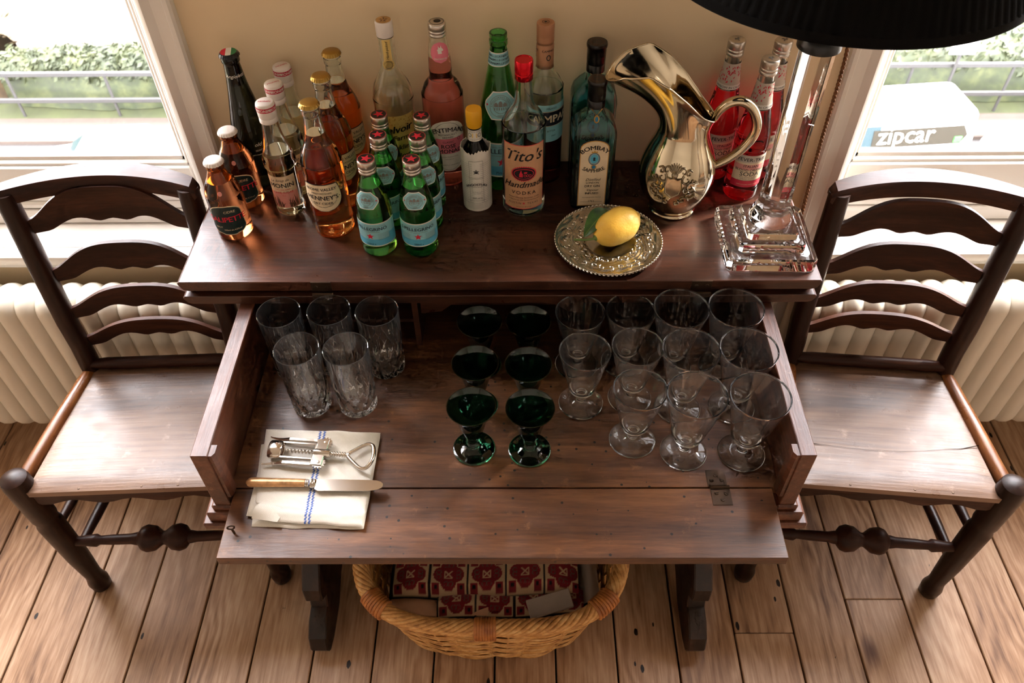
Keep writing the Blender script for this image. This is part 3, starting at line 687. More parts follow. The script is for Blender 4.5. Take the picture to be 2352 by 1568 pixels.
    # shaped trestle ends with scrolled feet, joined by a rail
    sil = [(.80, .600), (1.22, .600), (1.20, .56), (1.15, .52), (1.11, .45), (1.105, .38), (1.13, .32), (1.15, .26), (1.14, .20), (1.12, .155), (1.20, .14), (1.26, .11), (1.29, .06), (1.285, .02), (1.26, 0), (1.20, 0), (1.15, .03), (1.05, .045), (.95, .045), (.86, .03), (.80, 0), (.72, 0), (.685, .012), (.675, .04), (.685, .075), (.715, .095), (.745, .10), (.755, .13), (.735, .15), (.738, .19), (.77, .225), (.80, .25), (.825, .30), (.83, .36), (.81, .40), (.775, .42), (.755, .45), (.76, .50), (.79, .53), (.80, .56)]
    for x in (-.43, .375):
        obj('trestle_end', MB().prism([(a + oy, b) for a, b in sil], x + ox - .019, x + ox + .019, 'x', bev=.003), 'trestle_wood', d, 25)
    obj('trestle_rail', B(-.415, .36, .985, 1.015, .30, .36, bev=.003), 'trestle_wood', d, 0)
desk()
# ------------------------------------------------------------------ bottles
def smooth_prof(pts, n=5):                        # Catmull-Rom through the (r, z) knots
    out = []
    for i in range(len(pts) - 1):
        p0, p1, p2, p3 = pts[max(i - 1, 0)], pts[i], pts[i + 1], pts[min(i + 2, len(pts) - 1)]
        for k in range(n):
            t = k / n; q = []
            for d in (0, 1):
                m1 = (p2[d] - p0[d]) / 2; m2 = (p3[d] - p1[d]) / 2
                q.append((2 * t ** 3 - 3 * t * t + 1) * p1[d] + (t ** 3 - 2 * t * t + t) * m1 + (-2 * t ** 3 + 3 * t * t) * p2[d] + (t ** 3 - t * t) * m2)
            out.append(tuple(q))
    return out + [pts[-1]]
def body(parent, prof, mats, level, t=.0028, seg=36, open_top=False):
    # outer wall; above the fill level a cavity of air.  mats: (glass, filled glass)
    p = [(r, z) for r, z in prof]; bz = .006
    out = [(0, .002), (p[0][0] * .7, .0005)] + p
    if level is None: b = MB().lathe(out + [(0, p[-1][1])], seg, 1)
    else:
        lv = max(level, bz); ps = []
        for q0, q1 in zip(out, out[1:]):
            ps.append(q0)
            if q0[1] < lv < q1[1]: k = (lv - q0[1]) / (q1[1] - q0[1]); ps.append((q0[0] + (q1[0] - q0[0]) * k, lv))
        ps.append(out[-1])
        sel = lambda a, c: 1 if max(a[1], c[1]) <= lv + 1e-6 and level > bz else 0
        b = MB(); inner = [(max(.003, r - t), z) for r, z in p if z > lv + .0015]
        r0 = max(.003, ip(p, lv) - t)
        cav = [(0, lv), (r0, lv)] + inner
        if open_top: full = ps + [(inner[-1][0], p[-1][1])] + inner[::-1] + [(r0, lv)]
        else: full = None
        if full:
            b.lathe(full, seg, sel); b.lathe([(0, lv), (r0, lv)], seg, 1 if level > bz else 0)
        else:
            b.lathe(ps + [(0, p[-1][1])], seg, sel); cav2 = cav[1:] + [(0, inner[-1][1])]; b.lathe(cav2, seg, 0, flip=True)
            lq = MB().lathe([(0, lv), (r0, lv)], seg, 0); obj('liquid' if level > bz else 'punt', lq, mats[1] if level > bz else mats[0], parent, 60)
    return obj('glass_body', b, list(mats), parent, 60)
def crown(parent, z, mat, top=None, r=.0158):
    c = MB().lathe([(0, .0062), (r * .78, .0062), (r * .92, .0050), (r * .98, .003), (r * 1.06, 0), (r * 1.0, 0), (r * .9, .002)], 84, rf=lambda q, zz, a: q * (1 + (.035 * cos(21 * a) if zz < .0035 else 0)), loc=(0, 0, z))
    return obj('crown_cap', c, mat, parent, 50)
def screwcap(parent, z0, z1, r, mat, ribs=40, name='screw_cap'):
    h = z1 - z0; p = [(r * .97, 0), (r, .001), (r, h * .18), (r * .94, h * .22), (r, h * .27), (r, h * .40), (r * .95, h * .44), (r, h * .49), (r, h * .88), (r * .95, h * .96), (r * .86, h), (0, h)]
    c = MB().lathe(p, 80, rf=lambda q, zz, a: q * (1 + (.018 * cos(ribs * a) if h * .55 < zz < h * .92 or zz < h * .16 else 0)), loc=(0, 0, z0)); return obj(name, c, mat, parent, 50)
def topwrap(z):                                   # lettering on the flat top of a cap
    return lambda s, y, off=0: (s, y, z + off)
glass('green_bottle', (.16, .62, .20, 1), 1.42); glass('green_filled', (.10, .50, .16, 1), 1.36)
glass('amber_bottle', (.50, .18, .03, 1), 1.42); glass('amber_filled', (.38, .10, .012, 1), 1.36)
glass('cider_filled', (.92, .42, .12, 1), 1.36); glass('syrup_filled', (.97, .95, .80, 1), 1.40)
glass('black_bottle', (.012, .03, .012, 1), 1.42); glass('pink_filled', (.90, .42, .42, 1), 1.36)
glass('red_filled', (.86, .05, .10, 1), 1.36); glass('campari_filled', (.16, .006, .006, 1), 1.36)
glass('blue_bottle', (.32, .72, .76, 1), 1.44); glass('blue_filled', (.28, .68, .74, 1), 1.38)
glass('clear_bottle', (.93, .97, .94, 1), 1.45); glass('water_filled', (.97, .97, .93, 1), 1.36)

def pel_badge(t, w, z, R):
    hexs = lambda t_: R * (1.22 if abs(t_) < .22 else 1.22 - .62 * (abs(t_) - .22) / .78)
    b = patch(w, z, R, hexs, .0005, 14, 12); lb = obj('neck_badge', b, 'ink_white', t, 0); g = {'ink_paleblue': MB(), 'ink_blue': MB(), 'ink_red': MB(), 'ink_grey': MB()}
    patch(w, z, R * .92, lambda t_: hexs(t_) * .92, .0009, 14, 12, mb=g['ink_paleblue'])
    ring(w, g['ink_grey'], R * .78, R * .78, R * .03, 0, z, .0013); ring(w, g['ink_grey'], R * .52, R * .52, R * .03, 0, z, .0013)
    lay(w, g['ink_grey'], [('S.PELLEGRINO TERME', R * .20, 0, z + R * .56, dict(arc=R * .56, bold=.01)), ('1899', R * .22, 0, z - R * .76, dict(bold=.01))], .0014)
    for k in range(3): shape(w, g['ink_grey'], [(-.14, -.1), (.14, -.1), (.14, .08 + .1 * (k == 1)), (.05, .2 + .1 * (k == 1)), (-.05, .2 + .1 * (k == 1)), (-.14, .08 + .1 * (k == 1))], (k - 1) * R * .31, z + R * .05, .0014, sc=R)
    for k in range(6): strip(w, g['ink_grey'], (-.42 + k * .15) * R, (-.36 + k * .15) * R, z - R * .28, z - R * .1, .0014, n=2)
    for s in (-1, 1): shape(w, g['ink_red'], STAR, s * R * .98, z, .0014, sc=R * .12)
    emit(lb, g); return lb
def pel_label(t, w, z, hh, hw, vol):
    lb = obj('body_label', patch(w, z, hh, REC(hw), .0005, 26, 4), 'ink_white', t, 0); g = {'ink_paleblue': MB(), 'ink_midblue': MB(), 'ink_navy': MB(), 'ink_red': MB(), 'ink_grey': MB()}
    patch(w, z, hh * .93, REC(hw), .0008, 26, 4, mb=g['ink_paleblue']); patch(w, z - hh * .62, hh * .26, REC(hw), .0010, 26, 4, mb=g['ink_midblue'])
    for k in (-1, 1): patch(w, z - hh * .18, hh * .2, REC(hw * .16), .0010, 6, 2, mb=g['ink_midblue'], s0=k * hw * .80)
    for k in (-2, 0, 2):
        c = k * hw / 2.15
        if k == 0: lay(w, g['ink_navy'], [('S.PELLEGRINO', hh * .38, c, z + hh * .40, dict(bold=.02))], .0014); shape(w, g['ink_red'], STAR, c, z - hh * .10, .0014, sc=hh * .26); lay(w, g['ink_navy'], [(vol, hh * .2, c, z - hh * .82, dict(bold=.01))], .0014)
    lay(w, g['ink_grey'], [('NATURAL MINERAL WATER WITH CO2 ADDED', hh * .105, 0, z + hh * .74), ('ACQUA MINERALE NATURALE', hh * .10, 0, z + hh * .24)], .0014)
    for r in range(6): lay(w, g['ink_grey'], [('SOURCE SAN PELLEGRINO', hh * .07, s * hh * .95, z + hh * (.08 - .10 * r)) for s in (-1, 1)], .0014)
    emit(lb, g); return lb
def pel250(label, loc, rz):
    t = thing('mineral_water_bottle', label, 'bottle', loc, rz, 'small green mineral water bottles')
    P = smooth_prof([(.0265, 0), (.0290, .004), (.0295, .012), (.0295, .080), (.0288, .095), (.0255, .113), (.0195, .136), (.0148, .152), (.0133, .160), (.0133, .168)])
    body(t, P, ('green_bottle', 'green_filled'), .135)
    screwcap(t, .158, .1815, .0145, 'cap_silver', 48); w = wrapper(P)
    tp = topwrap(.1817); g = {'cap_black': MB(), 'ink_red': MB()}; shape(tp, g['cap_black'], CIRC, 0, 0, .0002, sc=.0128); ring(tp, g['ink_red'], .0138, .0138, .0007, 0, 0, .0002); shape(tp, g['ink_red'], STAR, 0, 0, .0005, sc=.0100)
    emit(t.children[-1], g, 'cap_print')
    pel_badge(t, wrapper(P, .0215), .117, .0150); pel_label(t, wrapper(P, .0295), .050, .0245, .0500, '250ml e')
    return t
PX = [(-.2420, 1.0705), (-.2310, 1.1380), (-.2365, 1.1990), (-.1700, 1.0690), (-.1660, 1.1330), (-.1640, 1.1945)]
PL = ['small green mineral water bottle, front of the left row of three', 'small green mineral water bottle, middle of the left row of three', 'small green mineral water bottle, rearmost of the left row of three',
      'small green mineral water bottle, front of the right row of three', 'small green mineral water bottle, middle of the right row of three', 'small green mineral water bottle, rearmost of the right row of three']
pb = pel250(PL[0], (*PX[0], ZT), radians(-14))
for i in range(1, 6): dup(pb, PL[i], (*PX[i], ZT), radians((-14, 10, 30, 2, 32, 38)[i]))

def henney(label, loc, rz):
    t = thing('cider_bottle', label, 'bottle', loc, rz, 'clear bottles of orange cider')
    P = smooth_prof([(.0305, 0), (.0338, .004), (.0345, .012), (.0345, .130), (.0335, .145), (.0285, .163), (.0200, .182), (.0165, .200), (.0140, .222), (.0138, .226), (.0150, .230), (.0150, .238), (.0138, .240), (.0130, .246)])
    body(t, P, ('clear_bottle', 'cider_filled'), .196); crown(t, .2435, 'cap_gold'); w = wrapper(P, .0345)
    z, R = .088, .028; sh = lambda q: .0345 * (sqrt(max(1e-4, 1 - (q * .98) ** 2)) if q < 0 else min(1.02, sqrt(max(1e-4, 1 - (q * .55) ** 2))))
    lb = obj('body_label', patch(w, z, R, sh, .0005, 18, 16), 'ink_black', t, 0); g = {'ink_cream': MB(), 'ink_black': MB()}
    patch(w, z, R * .95, lambda q: sh(q) * .96, .0009, 18, 16, mb=g['ink_cream'])
    lay(w, g['ink_black'], [('FROME VALLEY', .0078, 0, z + .0155, dict(bold=.015)), ('HEREFORDSHIRE', .0046, 0, z + .0085), ("HENNEY'S", .0122, 0, z - .0035, dict(bold=.03)), ('DRY CIDER', .0068, 0, z - .0125, dict(bold=.015)), ('MADE FROM 100% FRESH PRESSED JUICE', .0032, 0, z - .0190, dict(arc=-.03))], .0014)
    for s in (-1, 1): shape(w, g['ink_black'], [(0, 1), (1, 0), (0, -1), (-1, 0)], s * .030, z + .001, .0014, sc=.0011)
    emit(lb, g); return t
hb = henney("clear cider bottle with gold crown cap, front of the row of three", (-.3290, 1.1260, ZT), radians(-4))
dup(hb, "clear cider bottle with gold crown cap, middle of the row of three", (-.3245, 1.2080, ZT), radians(36))
dup(hb, "clear cider bottle with gold crown cap, standing against the wall", (-.3195, 1.2880, ZT), radians(34))

def monin(label, loc, rz):
    t = thing('syrup_bottle', label, 'bottle', loc, rz, 'cane syrup bottles with white caps')
    P = smooth_prof([(.0225, 0), (.0255, .004), (.0262, .010), (.0255, .016), (.0255, .092), (.0275, .098), (.0285, .108), (.0275, .116), (.0220, .134), (.0165, .160), (.0140, .180), (.0135, .190), (.0135, .200)])
    body(t, P, ('clear_bottle', 'syrup_filled'), .128)
    c = MB().lathe([(.0148, .183), (.0155, .184), (.0155, .190), (.0145, .192), (.0155, .194), (.0158, .202), (.0158, .214), (.0150, .2175), (.0138, .2185), (0, .2185)], 40); co = obj('screw_cap', c, 'cap_white', t, 50)
    cw = wrapper([(.0158, 0), (.0158, 1)]); g = {'ink_crimson': MB(), 'ink_white': MB()}; strip(cw, g['ink_crimson'], -pi * .0158, pi * .0158, .2055, .2135, .0003, n=40)
    for k in range(5): lay(cw, g['ink_white'], [('MONIN', .0068, (k - 2) * 2 * pi * .0158 / 5, .2072, dict(bold=.02))], .0006)
    lay(topwrap(.2186), g['ink_crimson'], [('MONIN', .0062, 0, -.002, dict(bold=.01))], .0003); emit(co, g, 'cap_print')
    w = wrapper(P, .0258); z = .054
    lb = obj('body_label', patch(w, z, .0335, REC(.0265), .0007, 20, 4), 'ink_cream', t, 0); g = {'ink_black': MB(), 'ink_brown': MB(), 'ink_red': MB(), 'ink_rose': MB()}
    patch(w, z - .016, .0165, REC(.0255), .0010, 20, 4, mb=g['ink_rose'])
    lay(w, g['ink_black'], [('Le Sirop de', .0070, -.002, z + .0235, dict(shear=.4)), ('MONIN', .0130, 0, z + .0105, dict(bold=.02))], .0014)
    lay(w, g['ink_red'], [('PURE CANE SUGAR', .0030, 0, z + .0055), ('CANE SUGAR', .0058, 0, z - .0015, dict(bold=.01)), ('70 cl', .0030, 0, z - .007)], .0014)
    r = random.Random(2)
    for k in range(26):
        s0 = r.choice((-1, 1)) * r.uniform(.004, .023); b = r.uniform(-.5, .5); h = r.uniform(.010, .026); pts = [(s0 + b * q * q * .012, z - .032 + h * q) for q in (0, .35, .7, 1)]
        q = []
        for i, (a, c2) in enumerate(pts): wd = (.0005, .0010, .0007, .0001)[i]; q += [w(a - wd, c2, .0015), w(a + wd, c2, .0015)]
        g['ink_brown'].add(q, [[0, 1, 3, 2], [2, 3, 5, 4], [4, 5, 7, 6]])
    emit(lb, g); return t
mb_ = monin('clear cane syrup bottle with white cap, front of its row of three', (-.4170, 1.1790, ZT), radians(2))
dup(mb_, 'clear cane syrup bottle with white cap, middle of its row of three', (-.4150, 1.2385, ZT), radians(34))
dup(mb_, 'clear cane syrup bottle with white cap, standing against the wall', (-.4125, 1.2965, ZT), radians(40))

def galipette(label, loc, rz):
    t = thing('stubby_cider_bottle', label, 'bottle', loc, rz, 'brown stubby cider bottles')
    P = smooth_prof([(.0270, 0), (.0300, .004), (.0310, .012), (.0310, .078), (.0300, .090), (.0255, .105), (.0195, .117), (.0155, .127), (.0140, .133), (.0152, .137), (.0150, .142), (.0130, .148)])
    body(t, P, ('amber_bottle', 'amber_filled'), .112); crown(t, .1445, 'cap_white', r=.0160); w = wrapper(P, .0312)
    z = .046; sh = lambda q: .030 * (1 - .10 * q if abs(q) < .5 else (1 - .10 * q) * sqrt(max(.02, 1 - ((abs(q) - .5) / .52) ** 2.2)))
    lb = obj('body_label', patch(w, z, .0305, sh, .0005, 18, 20), 'ink_cream', t, 0); g = {'ink_teal': MB(), 'ink_red': MB(), 'ink_cream': MB()}
    patch(w, z, .0288, lambda q: sh(q) * .95, .0009, 18, 20, mb=g['ink_teal'])
    lay(w, g['ink_cream'], [('CIDRE', .0066, .008, z + .0165, dict(arc=.06)), ('BRUT', .0048, -.016, z - .0150), ('330ml alc.4,5%vol', .0042, .006, z - .0205)], .0014)
    lay(w, g['ink_red'], [('GALIPETTE', .0150, 0, z - .002, dict(bold=.02, space=.92))], .0014); emit(lb, g)
    g = {'ink_rose': MB()}; shape(w, g['ink_rose'], CIRC, .002, .100, .0006, sc=.004); emit(t, g, 'emblem'); return t
gb = galipette('brown stubby cider bottle with black label, nearest the desk corner', (-.5050, 1.1160, ZT), radians(6))
dup(gb, 'brown stubby cider bottle with black label, behind the one at the corner', (-.5035, 1.2040, ZT), radians(8))

def angioletti():
    t = thing('tall_dark_bottle', 'tall black glass bottle with red white and green cap by the left window', 'bottle', (-.4890, 1.2735, ZT), radians(10))
    P = smooth_prof([(.0300, 0), (.0335, .004), (.0340, .012), (.0340, .085), (.0320, .115), (.0250, .155), (.0180, .195), (.0148, .225), (.0138, .238), (.0155, .240), (.0155, .247), (.0140, .252)])
    body(t, P, ('black_bottle', 'black_bottle'), .20); c = crown(t, .2500, 'cap_black', r=.0165); tp = topwrap(.2563)
    g = {'ink_red': MB(), 'ink_white': MB(), 'ink_green': MB()}
    for m, a, b in (('ink_red', -.0135, -.0046), ('ink_white', -.0046, .0046), ('ink_green', .0046, .0135)):
        f = lambda x: sqrt(max(0, .0136 ** 2 - x * x)); g[m].grid(6, 1, lambda u, v: tp(a + (b - a) * u, (v * 2 - 1) * f(a + (b - a) * u), .0003))
    emit(c, g, 'cap_print'); w = wrapper(P); g = {'ink_white': MB()}
    lay(w, g['ink_white'], [('Angioletti', .0085, .002, .216, dict(shear=.4)), ('old', .010, .012, .090, dict(shear=.3)), ('SIDRO', .0045, .012, .080), ('CRAFT ITALIAN CIDER', .0028, .010, .072)], .0008); emit(t, g)
angioletti()

def belvoir():
    t = thing('elderflower_bottle', 'tall clear bottle with cork coloured cap and yellow script label by the wall', 'bottle', (-.2225, 1.2830, ZT), radians(8))
    P = smooth_prof([(.0325, 0), (.0355, .004), (.0362, .012), (.0362, .150), (.0355, .170), (.0310, .190), (.0220, .207), (.0155, .222), (.0138, .240), (.0132, .262), (.0132, .276), (.0140, .278), (.0140, .281)])
    body(t, P, ('clear_bottle', 'water_filled'), .055)
    c = MB().lathe([(.0140, .279), (.0146, .281), (.0140, .284), (.0146, .286), (.0146, .302), (.0138, .3045), (.0128, .3050), (0, .3050)], 60, rf=lambda r, z, a: r * (1 + (.012 * cos(50 * a) if .287 < z < .300 else 0))); co = obj('screw_cap', c, 'cap_white', t, 50)
    g = {'cork_print': MB(), 'ink_brown': MB()}; tp = topwrap(.3051); shape(tp, g['cork_print'], CIRC, 0, 0, .0003, sc=.0128)
    for k in range(5): a = k * 1.257; shape(tp, g['ink_brown'], [(0, .1), (.25, .5), (0, .95), (-.08, .5)], 0, 0, .0006, sc=.009) if k == 0 else g['ink_brown'].add([tp(.009 * (x * cos(a) - y * sin(a)), .009 * (x * sin(a) + y * cos(a)), .0006) for x, y in ((0, .1), (.25, .5), (0, .95), (-.08, .5))], [[0, 1, 2, 3]])
    emit(co, g, 'cap_print')
    w = wrapper(P, .0135); nl = obj('neck_label', patch(w, .258, .0185, REC(.0070), .0005, 8, 4), 'ink_yellow', t, 0); g = {'ink_black': MB(), 'ink_yellow': MB()}
    shape(w, g['ink_yellow'], CIRC, 0, .233, .0006, sc=.0095); ring(w, g['ink_black'], .0060, .0060, .0004, 0, .233, .0012); lay(w, g['ink_black'], [('Hand-picked', .0062, .002, .258, dict(shear=.3, rot=pi / 2)), ('SAME GREAT TASTE', .0022, 0, .2392, dict(arc=.0066)), ('LESS SUGAR', .0022, 0, .2252)], .0012); emit(nl, g)
    w = wrapper(P, .0362); z = .092; lb = obj('body_label', patch(w, z, .055, lambda q: .040, .0005, 20, 6), 'ink_yellow', t, 0); g = {'ink_black': MB(), 'ink_gold': MB()}
    lay(w, g['ink_black'], [('Belvoir', .020, 0, z + .022, dict(shear=.3, bold=.035, rot=.12)), ('Farm', .0140, .006, z + .007, dict(shear=.25, bold=.015, rot=.1)), ('Sparkling', .0140, 0, z - .013, dict(shear=.25, bold=.02, rot=.1)), ('Elderflower', .0140, 0, z - .030, dict(shear=.25, bold=.02, rot=.1))], .0013)
    r = random.Random(5)
    for k in range(70): s0, zz = r.uniform(-.038, .038), z + r.uniform(.034, .054); shape(w, g['ink_gold'], CIRC[::4], s0, zz, .0012, sc=r.uniform(.0006, .0018))
    emit(lb, g)
belvoir()

def fentimans():
    t = thing('rose_lemonade_bottle', 'large clear bottle of pink lemonade with a round pink neck label', 'bottle', (-.1345, 1.2780, ZT), radians(12))
    P = smooth_prof([(.0325, 0), (.0360, .004), (.0368, .012), (.0368, .160), (.0355, .178), (.0300, .194), (.0215, .205), (.0195, .212), (.0198, .222), (.0190, .240), (.0172, .258), (.0142, .276), (.0135, .284), (.0135, .290)])
    body(t, P, ('clear_bottle', 'pink_filled'), .246); sc = screwcap(t, .282, .3045, .0148, 'cap_silver', 0)
    g = {'ink_black': MB(), 'ink_grey': MB()}; tp = topwrap(.3046); ring(tp, g['ink_grey'], .0125, .0125, .002, 0, 0, .0003); shape(tp, g['ink_black'], CIRC, .001, .001, .0003, sc=.006); emit(sc, g, 'cap_print')
    w = wrapper(P, .0185); nl = obj('neck_label', patch(w, .258, .0175, ELL(.0180), .0006, 14, 14), 'ink_pink', t, 0); g = {'ink_white': MB()}
    dog = [(-.35, -.5), (-.38, -.1), (-.5, .1), (-.28, .3), (-.3, .75), (-.08, .45), (.08, .5), (.22, .85), (.32, .42), (.55, .2), (.58, -.02), (.25, -.08), (.3, -.5)]
    shape(w, g['ink_white'], dog, 0, .2620, .0012, sc=.0105); lay(w, g['ink_white'], [('FENTIMANS', .0040, 0, .2465, dict(bold=.015))], .0012); emit(nl, g)
    w = wrapper(P, .037); z = .088; sh = lambda q: .034 * (1 if abs(q) < .45 else sqrt(max(.02, 1 - ((abs(q) - .45) / .57) ** 2)))
    lb = obj('body_label', patch(w, z, .052, sh, .0005, 18, 20), 'ink_white', t, 0); g = {'ink_pink': MB(), 'ink_black': MB(), 'ink_grey': MB()}
    ring(w, g['ink_grey'], .0325, .050, .0006, 0, z, .0010); patch(w, z + .001, .0155, REC(.0325), .0010, 18, 4, mb=g['ink_pink'])
    lay(w, g['ink_black'], [('FENTIMANS', .0125, 0, z + .031, dict(arc=.055, bold=.02)), ('BOTANICALLY', .0050, 0, z + .0235), ('BREWED', .0050, 0, z + .0180), ('CLASSIC', .0055, 0, z + .008), ('ROSE', .0115, 0, z - .003, dict(bold=.02)), ('LEMONADE', .0115, 0, z - .0130, dict(bold=.02))], .0014)
    lay(w, g['ink_grey'], [('Fermented Botanical Drink', .0030, 0, z - .0220), ('with rose oil', .0030, 0, z - .0270), ('EXPERTLY CRAFTED', .0038, 0, z - .0400)], .0014)
    ring(w, g['ink_black'], .003, .0035, .0006, .020, z + .014, .0014, n=16); emit(lb, g)
fentimans()

def pel750():
    t = thing('large_mineral_water_bottle', 'large open green glass mineral water bottle near the middle of the wall', 'bottle', (-.0335, 1.2690, ZT), radians(4))
    P = smooth_prof([(.0370, 0), (.0405, .004), (.0415, .012), (.0415, .105), (.0395, .130), (.0325, .165), (.0240, .205), (.0175, .238), (.0148, .258), (.0142, .268), (.0155, .270), (.0155, .278), (.0143, .280), (.0150, .284), (.0150, .289), (.0143, .290)])
    body(t, P, ('green_bottle', 'green_filled'), 0, open_top=True)
    w = wrapper(P, .0165); nb = obj('neck_band', patch(w, .249, .0115, REC(.0165 * 2.6), .0005, 30, 4), 'ink_white', t, 0); g = {'ink_paleblue': MB(), 'ink_navy': MB(), 'ink_red': MB()}
    patch(w, .249, .0100, REC(.0165 * 2.6), .0008, 30, 4, mb=g['ink_paleblue'])
    for k, zz in enumerate((.2535, .2475, .2415)): lay(w, g['ink_navy'], [('S.PELLEGRINO', .0050, -.030 + k * .006 + j * .026, zz, dict(bold=.01)) for j in range(3)], .0013)
    emit(nb, g); pel_badge(t, wrapper(P, .031), .172, .0245); pel_label(t, wrapper(P, .0415), .068, .036, .066, '750ml e')
pel750()

def angostura():
    t = thing('bitters_bottle', 'small bitters bottle with yellow cap and oversized white paper wrap', 'bottle', (-.0755, 1.1920, ZT), radians(2))
    P = smooth_prof([(.0200, 0), (.0225, .004), (.0230, .010), (.0230, .105), (.0215, .118), (.0160, .130), (.0122, .138), (.0112, .150), (.0112, .165), (.0118, .168), (.0112, .172)])
    body(t, P, ('black_bottle', 'black_bottle'), None)
    c = MB().lathe([(.0120, .163), (.0132, .165), (.0132, .169), (.0138, .171), (.0138, .192), (.0128, .1958), (0, .1960)], 48, rf=lambda r, z, a: r * (1 + (.006 * cos(36 * a) if .172 < z < .190 else 0))); obj('screw_cap', c, 'cap_yellow', t, 50)
    w = wrapper(P, .0118); nl = obj('neck_label', patch(w, .1500, .0105, REC(.0115 * 2.9), .0006, 30, 4), 'ink_white', t, 0); g = {'ink_grey': MB(), 'ink_yellow': MB()}
    lay(w, g['ink_grey'], [('AROMATIC BITTERS', .0030, 0, .1570), ('THE HOUSE OF ANGOSTURA', .0022, 0, .1420)], .0012)
    for s in (-1, 1): ring(w, g['ink_grey'], .0035, .0040, .0012, s * .0085, .1510, .0012, n=16)
    shape(w, g['ink_yellow'], [(-1, -1), (1, -1), (1, 1), (-1, 1)], 0, .1505, .0011, sc=.0042); emit(nl, g)
    R = .0262; pr = [(R, 0), (R, .2)]; pw = MB(); n = 56; tops = [.1235 + .003 * sin(5 * 2 * pi * k / n) + .0035 * (1 if (k * 7) % 13 < 5 else 0) for k in range(n)]
    for k in range(n):
        a = 2 * pi * k / n; q = R * (1 + .006 * cos(8 * a)); 
        pw.v += [(q * sin(a), -q * cos(a), .001), (q * sin(a), -q * cos(a), .110), (q * 1.01 * sin(a), -q * 1.01 * cos(a), tops[k]), ((q - .0006) * sin(a), -(q - .0006) * cos(a), tops[k]), ((q - .0008) * sin(a), -(q - .0008) * cos(a), .001)]
    for k in range(n):
        a, b = k * 5, ((k + 1) % n) * 5
        for j in range(4): pw.f.append([a + j, b + j, b + j + 1, a + j + 1]); pw.m.append(0)
    po = obj('paper_wrap', pw, 'ink_white', t, 60); w = wrapper([(R * 1.007, 0), (R * 1.007, .2)]); g = {'ink_black': MB(), 'ink_grey': MB()}; z = .06
    lay(w, g['ink_black'], [('ANGOSTURA', .0066, 0, z - .002, dict(bold=.05, arc=.03)), ('AROMATIC BITTERS', .0022, 0, z - .0062), ('200 ml e', .0050, 0, z - .0310, dict(shear=.2, bold=.01))], .0006)
    lay(w, g['ink_grey'], [('44.7% alc / vol', .0028, 0, z - .0170), ('ALC. 44.7%', .0028, 0, z - .0205), ('PRODUCT OF TRINIDAD & TOBAGO', .0020, 0, z - .0355), ('BY APPOINTMENT TO HER MAJESTY', .0018, 0, z + .0140), ('MANUFACTURERS OF BITTERS', .0018, 0, z + .0115)], .0006)
    shape(w, g['ink_grey'], [(-.8, -.6), (-.5, .1), (-.9, .5), (-.3, .6), (0, 1.1), (.3, .6), (.9, .5), (.5, .1), (.8, -.6), (.2, -.3), (-.2, -.3)], 0, z + .0255, .0006, sc=.0062); shape(w, g['ink_black'], [(-.5, .4), (.5, .4), (.45, -.1), (0, -.5), (-.45, -.1)], 0, z + .0255, .0009, sc=.0045)
    for r in range(22):
        for s in (-1, 1): lay(w, g['ink_grey'], [('Angostura aromatic bitters is used', .0021, s * .0220, z + .042 - r * .0039)], .0006)
    for r in range(5): lay(w, g['ink_grey'], [('a skilfully blended aromatic preparation of gentian', .0019, 0, z - .0410 - r * .0028)], .0006)
    strip(w, g['ink_grey'], -.0125, .0125, z + .0480, z + .0486, .0006); strip(w, g['ink_grey'], -.0125, -.0120, z - .040, z + .048, .0006, n=1); strip(w, g['ink_grey'], .0120, .0125, z - .040, z + .048, .0006, n=1)
    emit(po, g)
angostura()

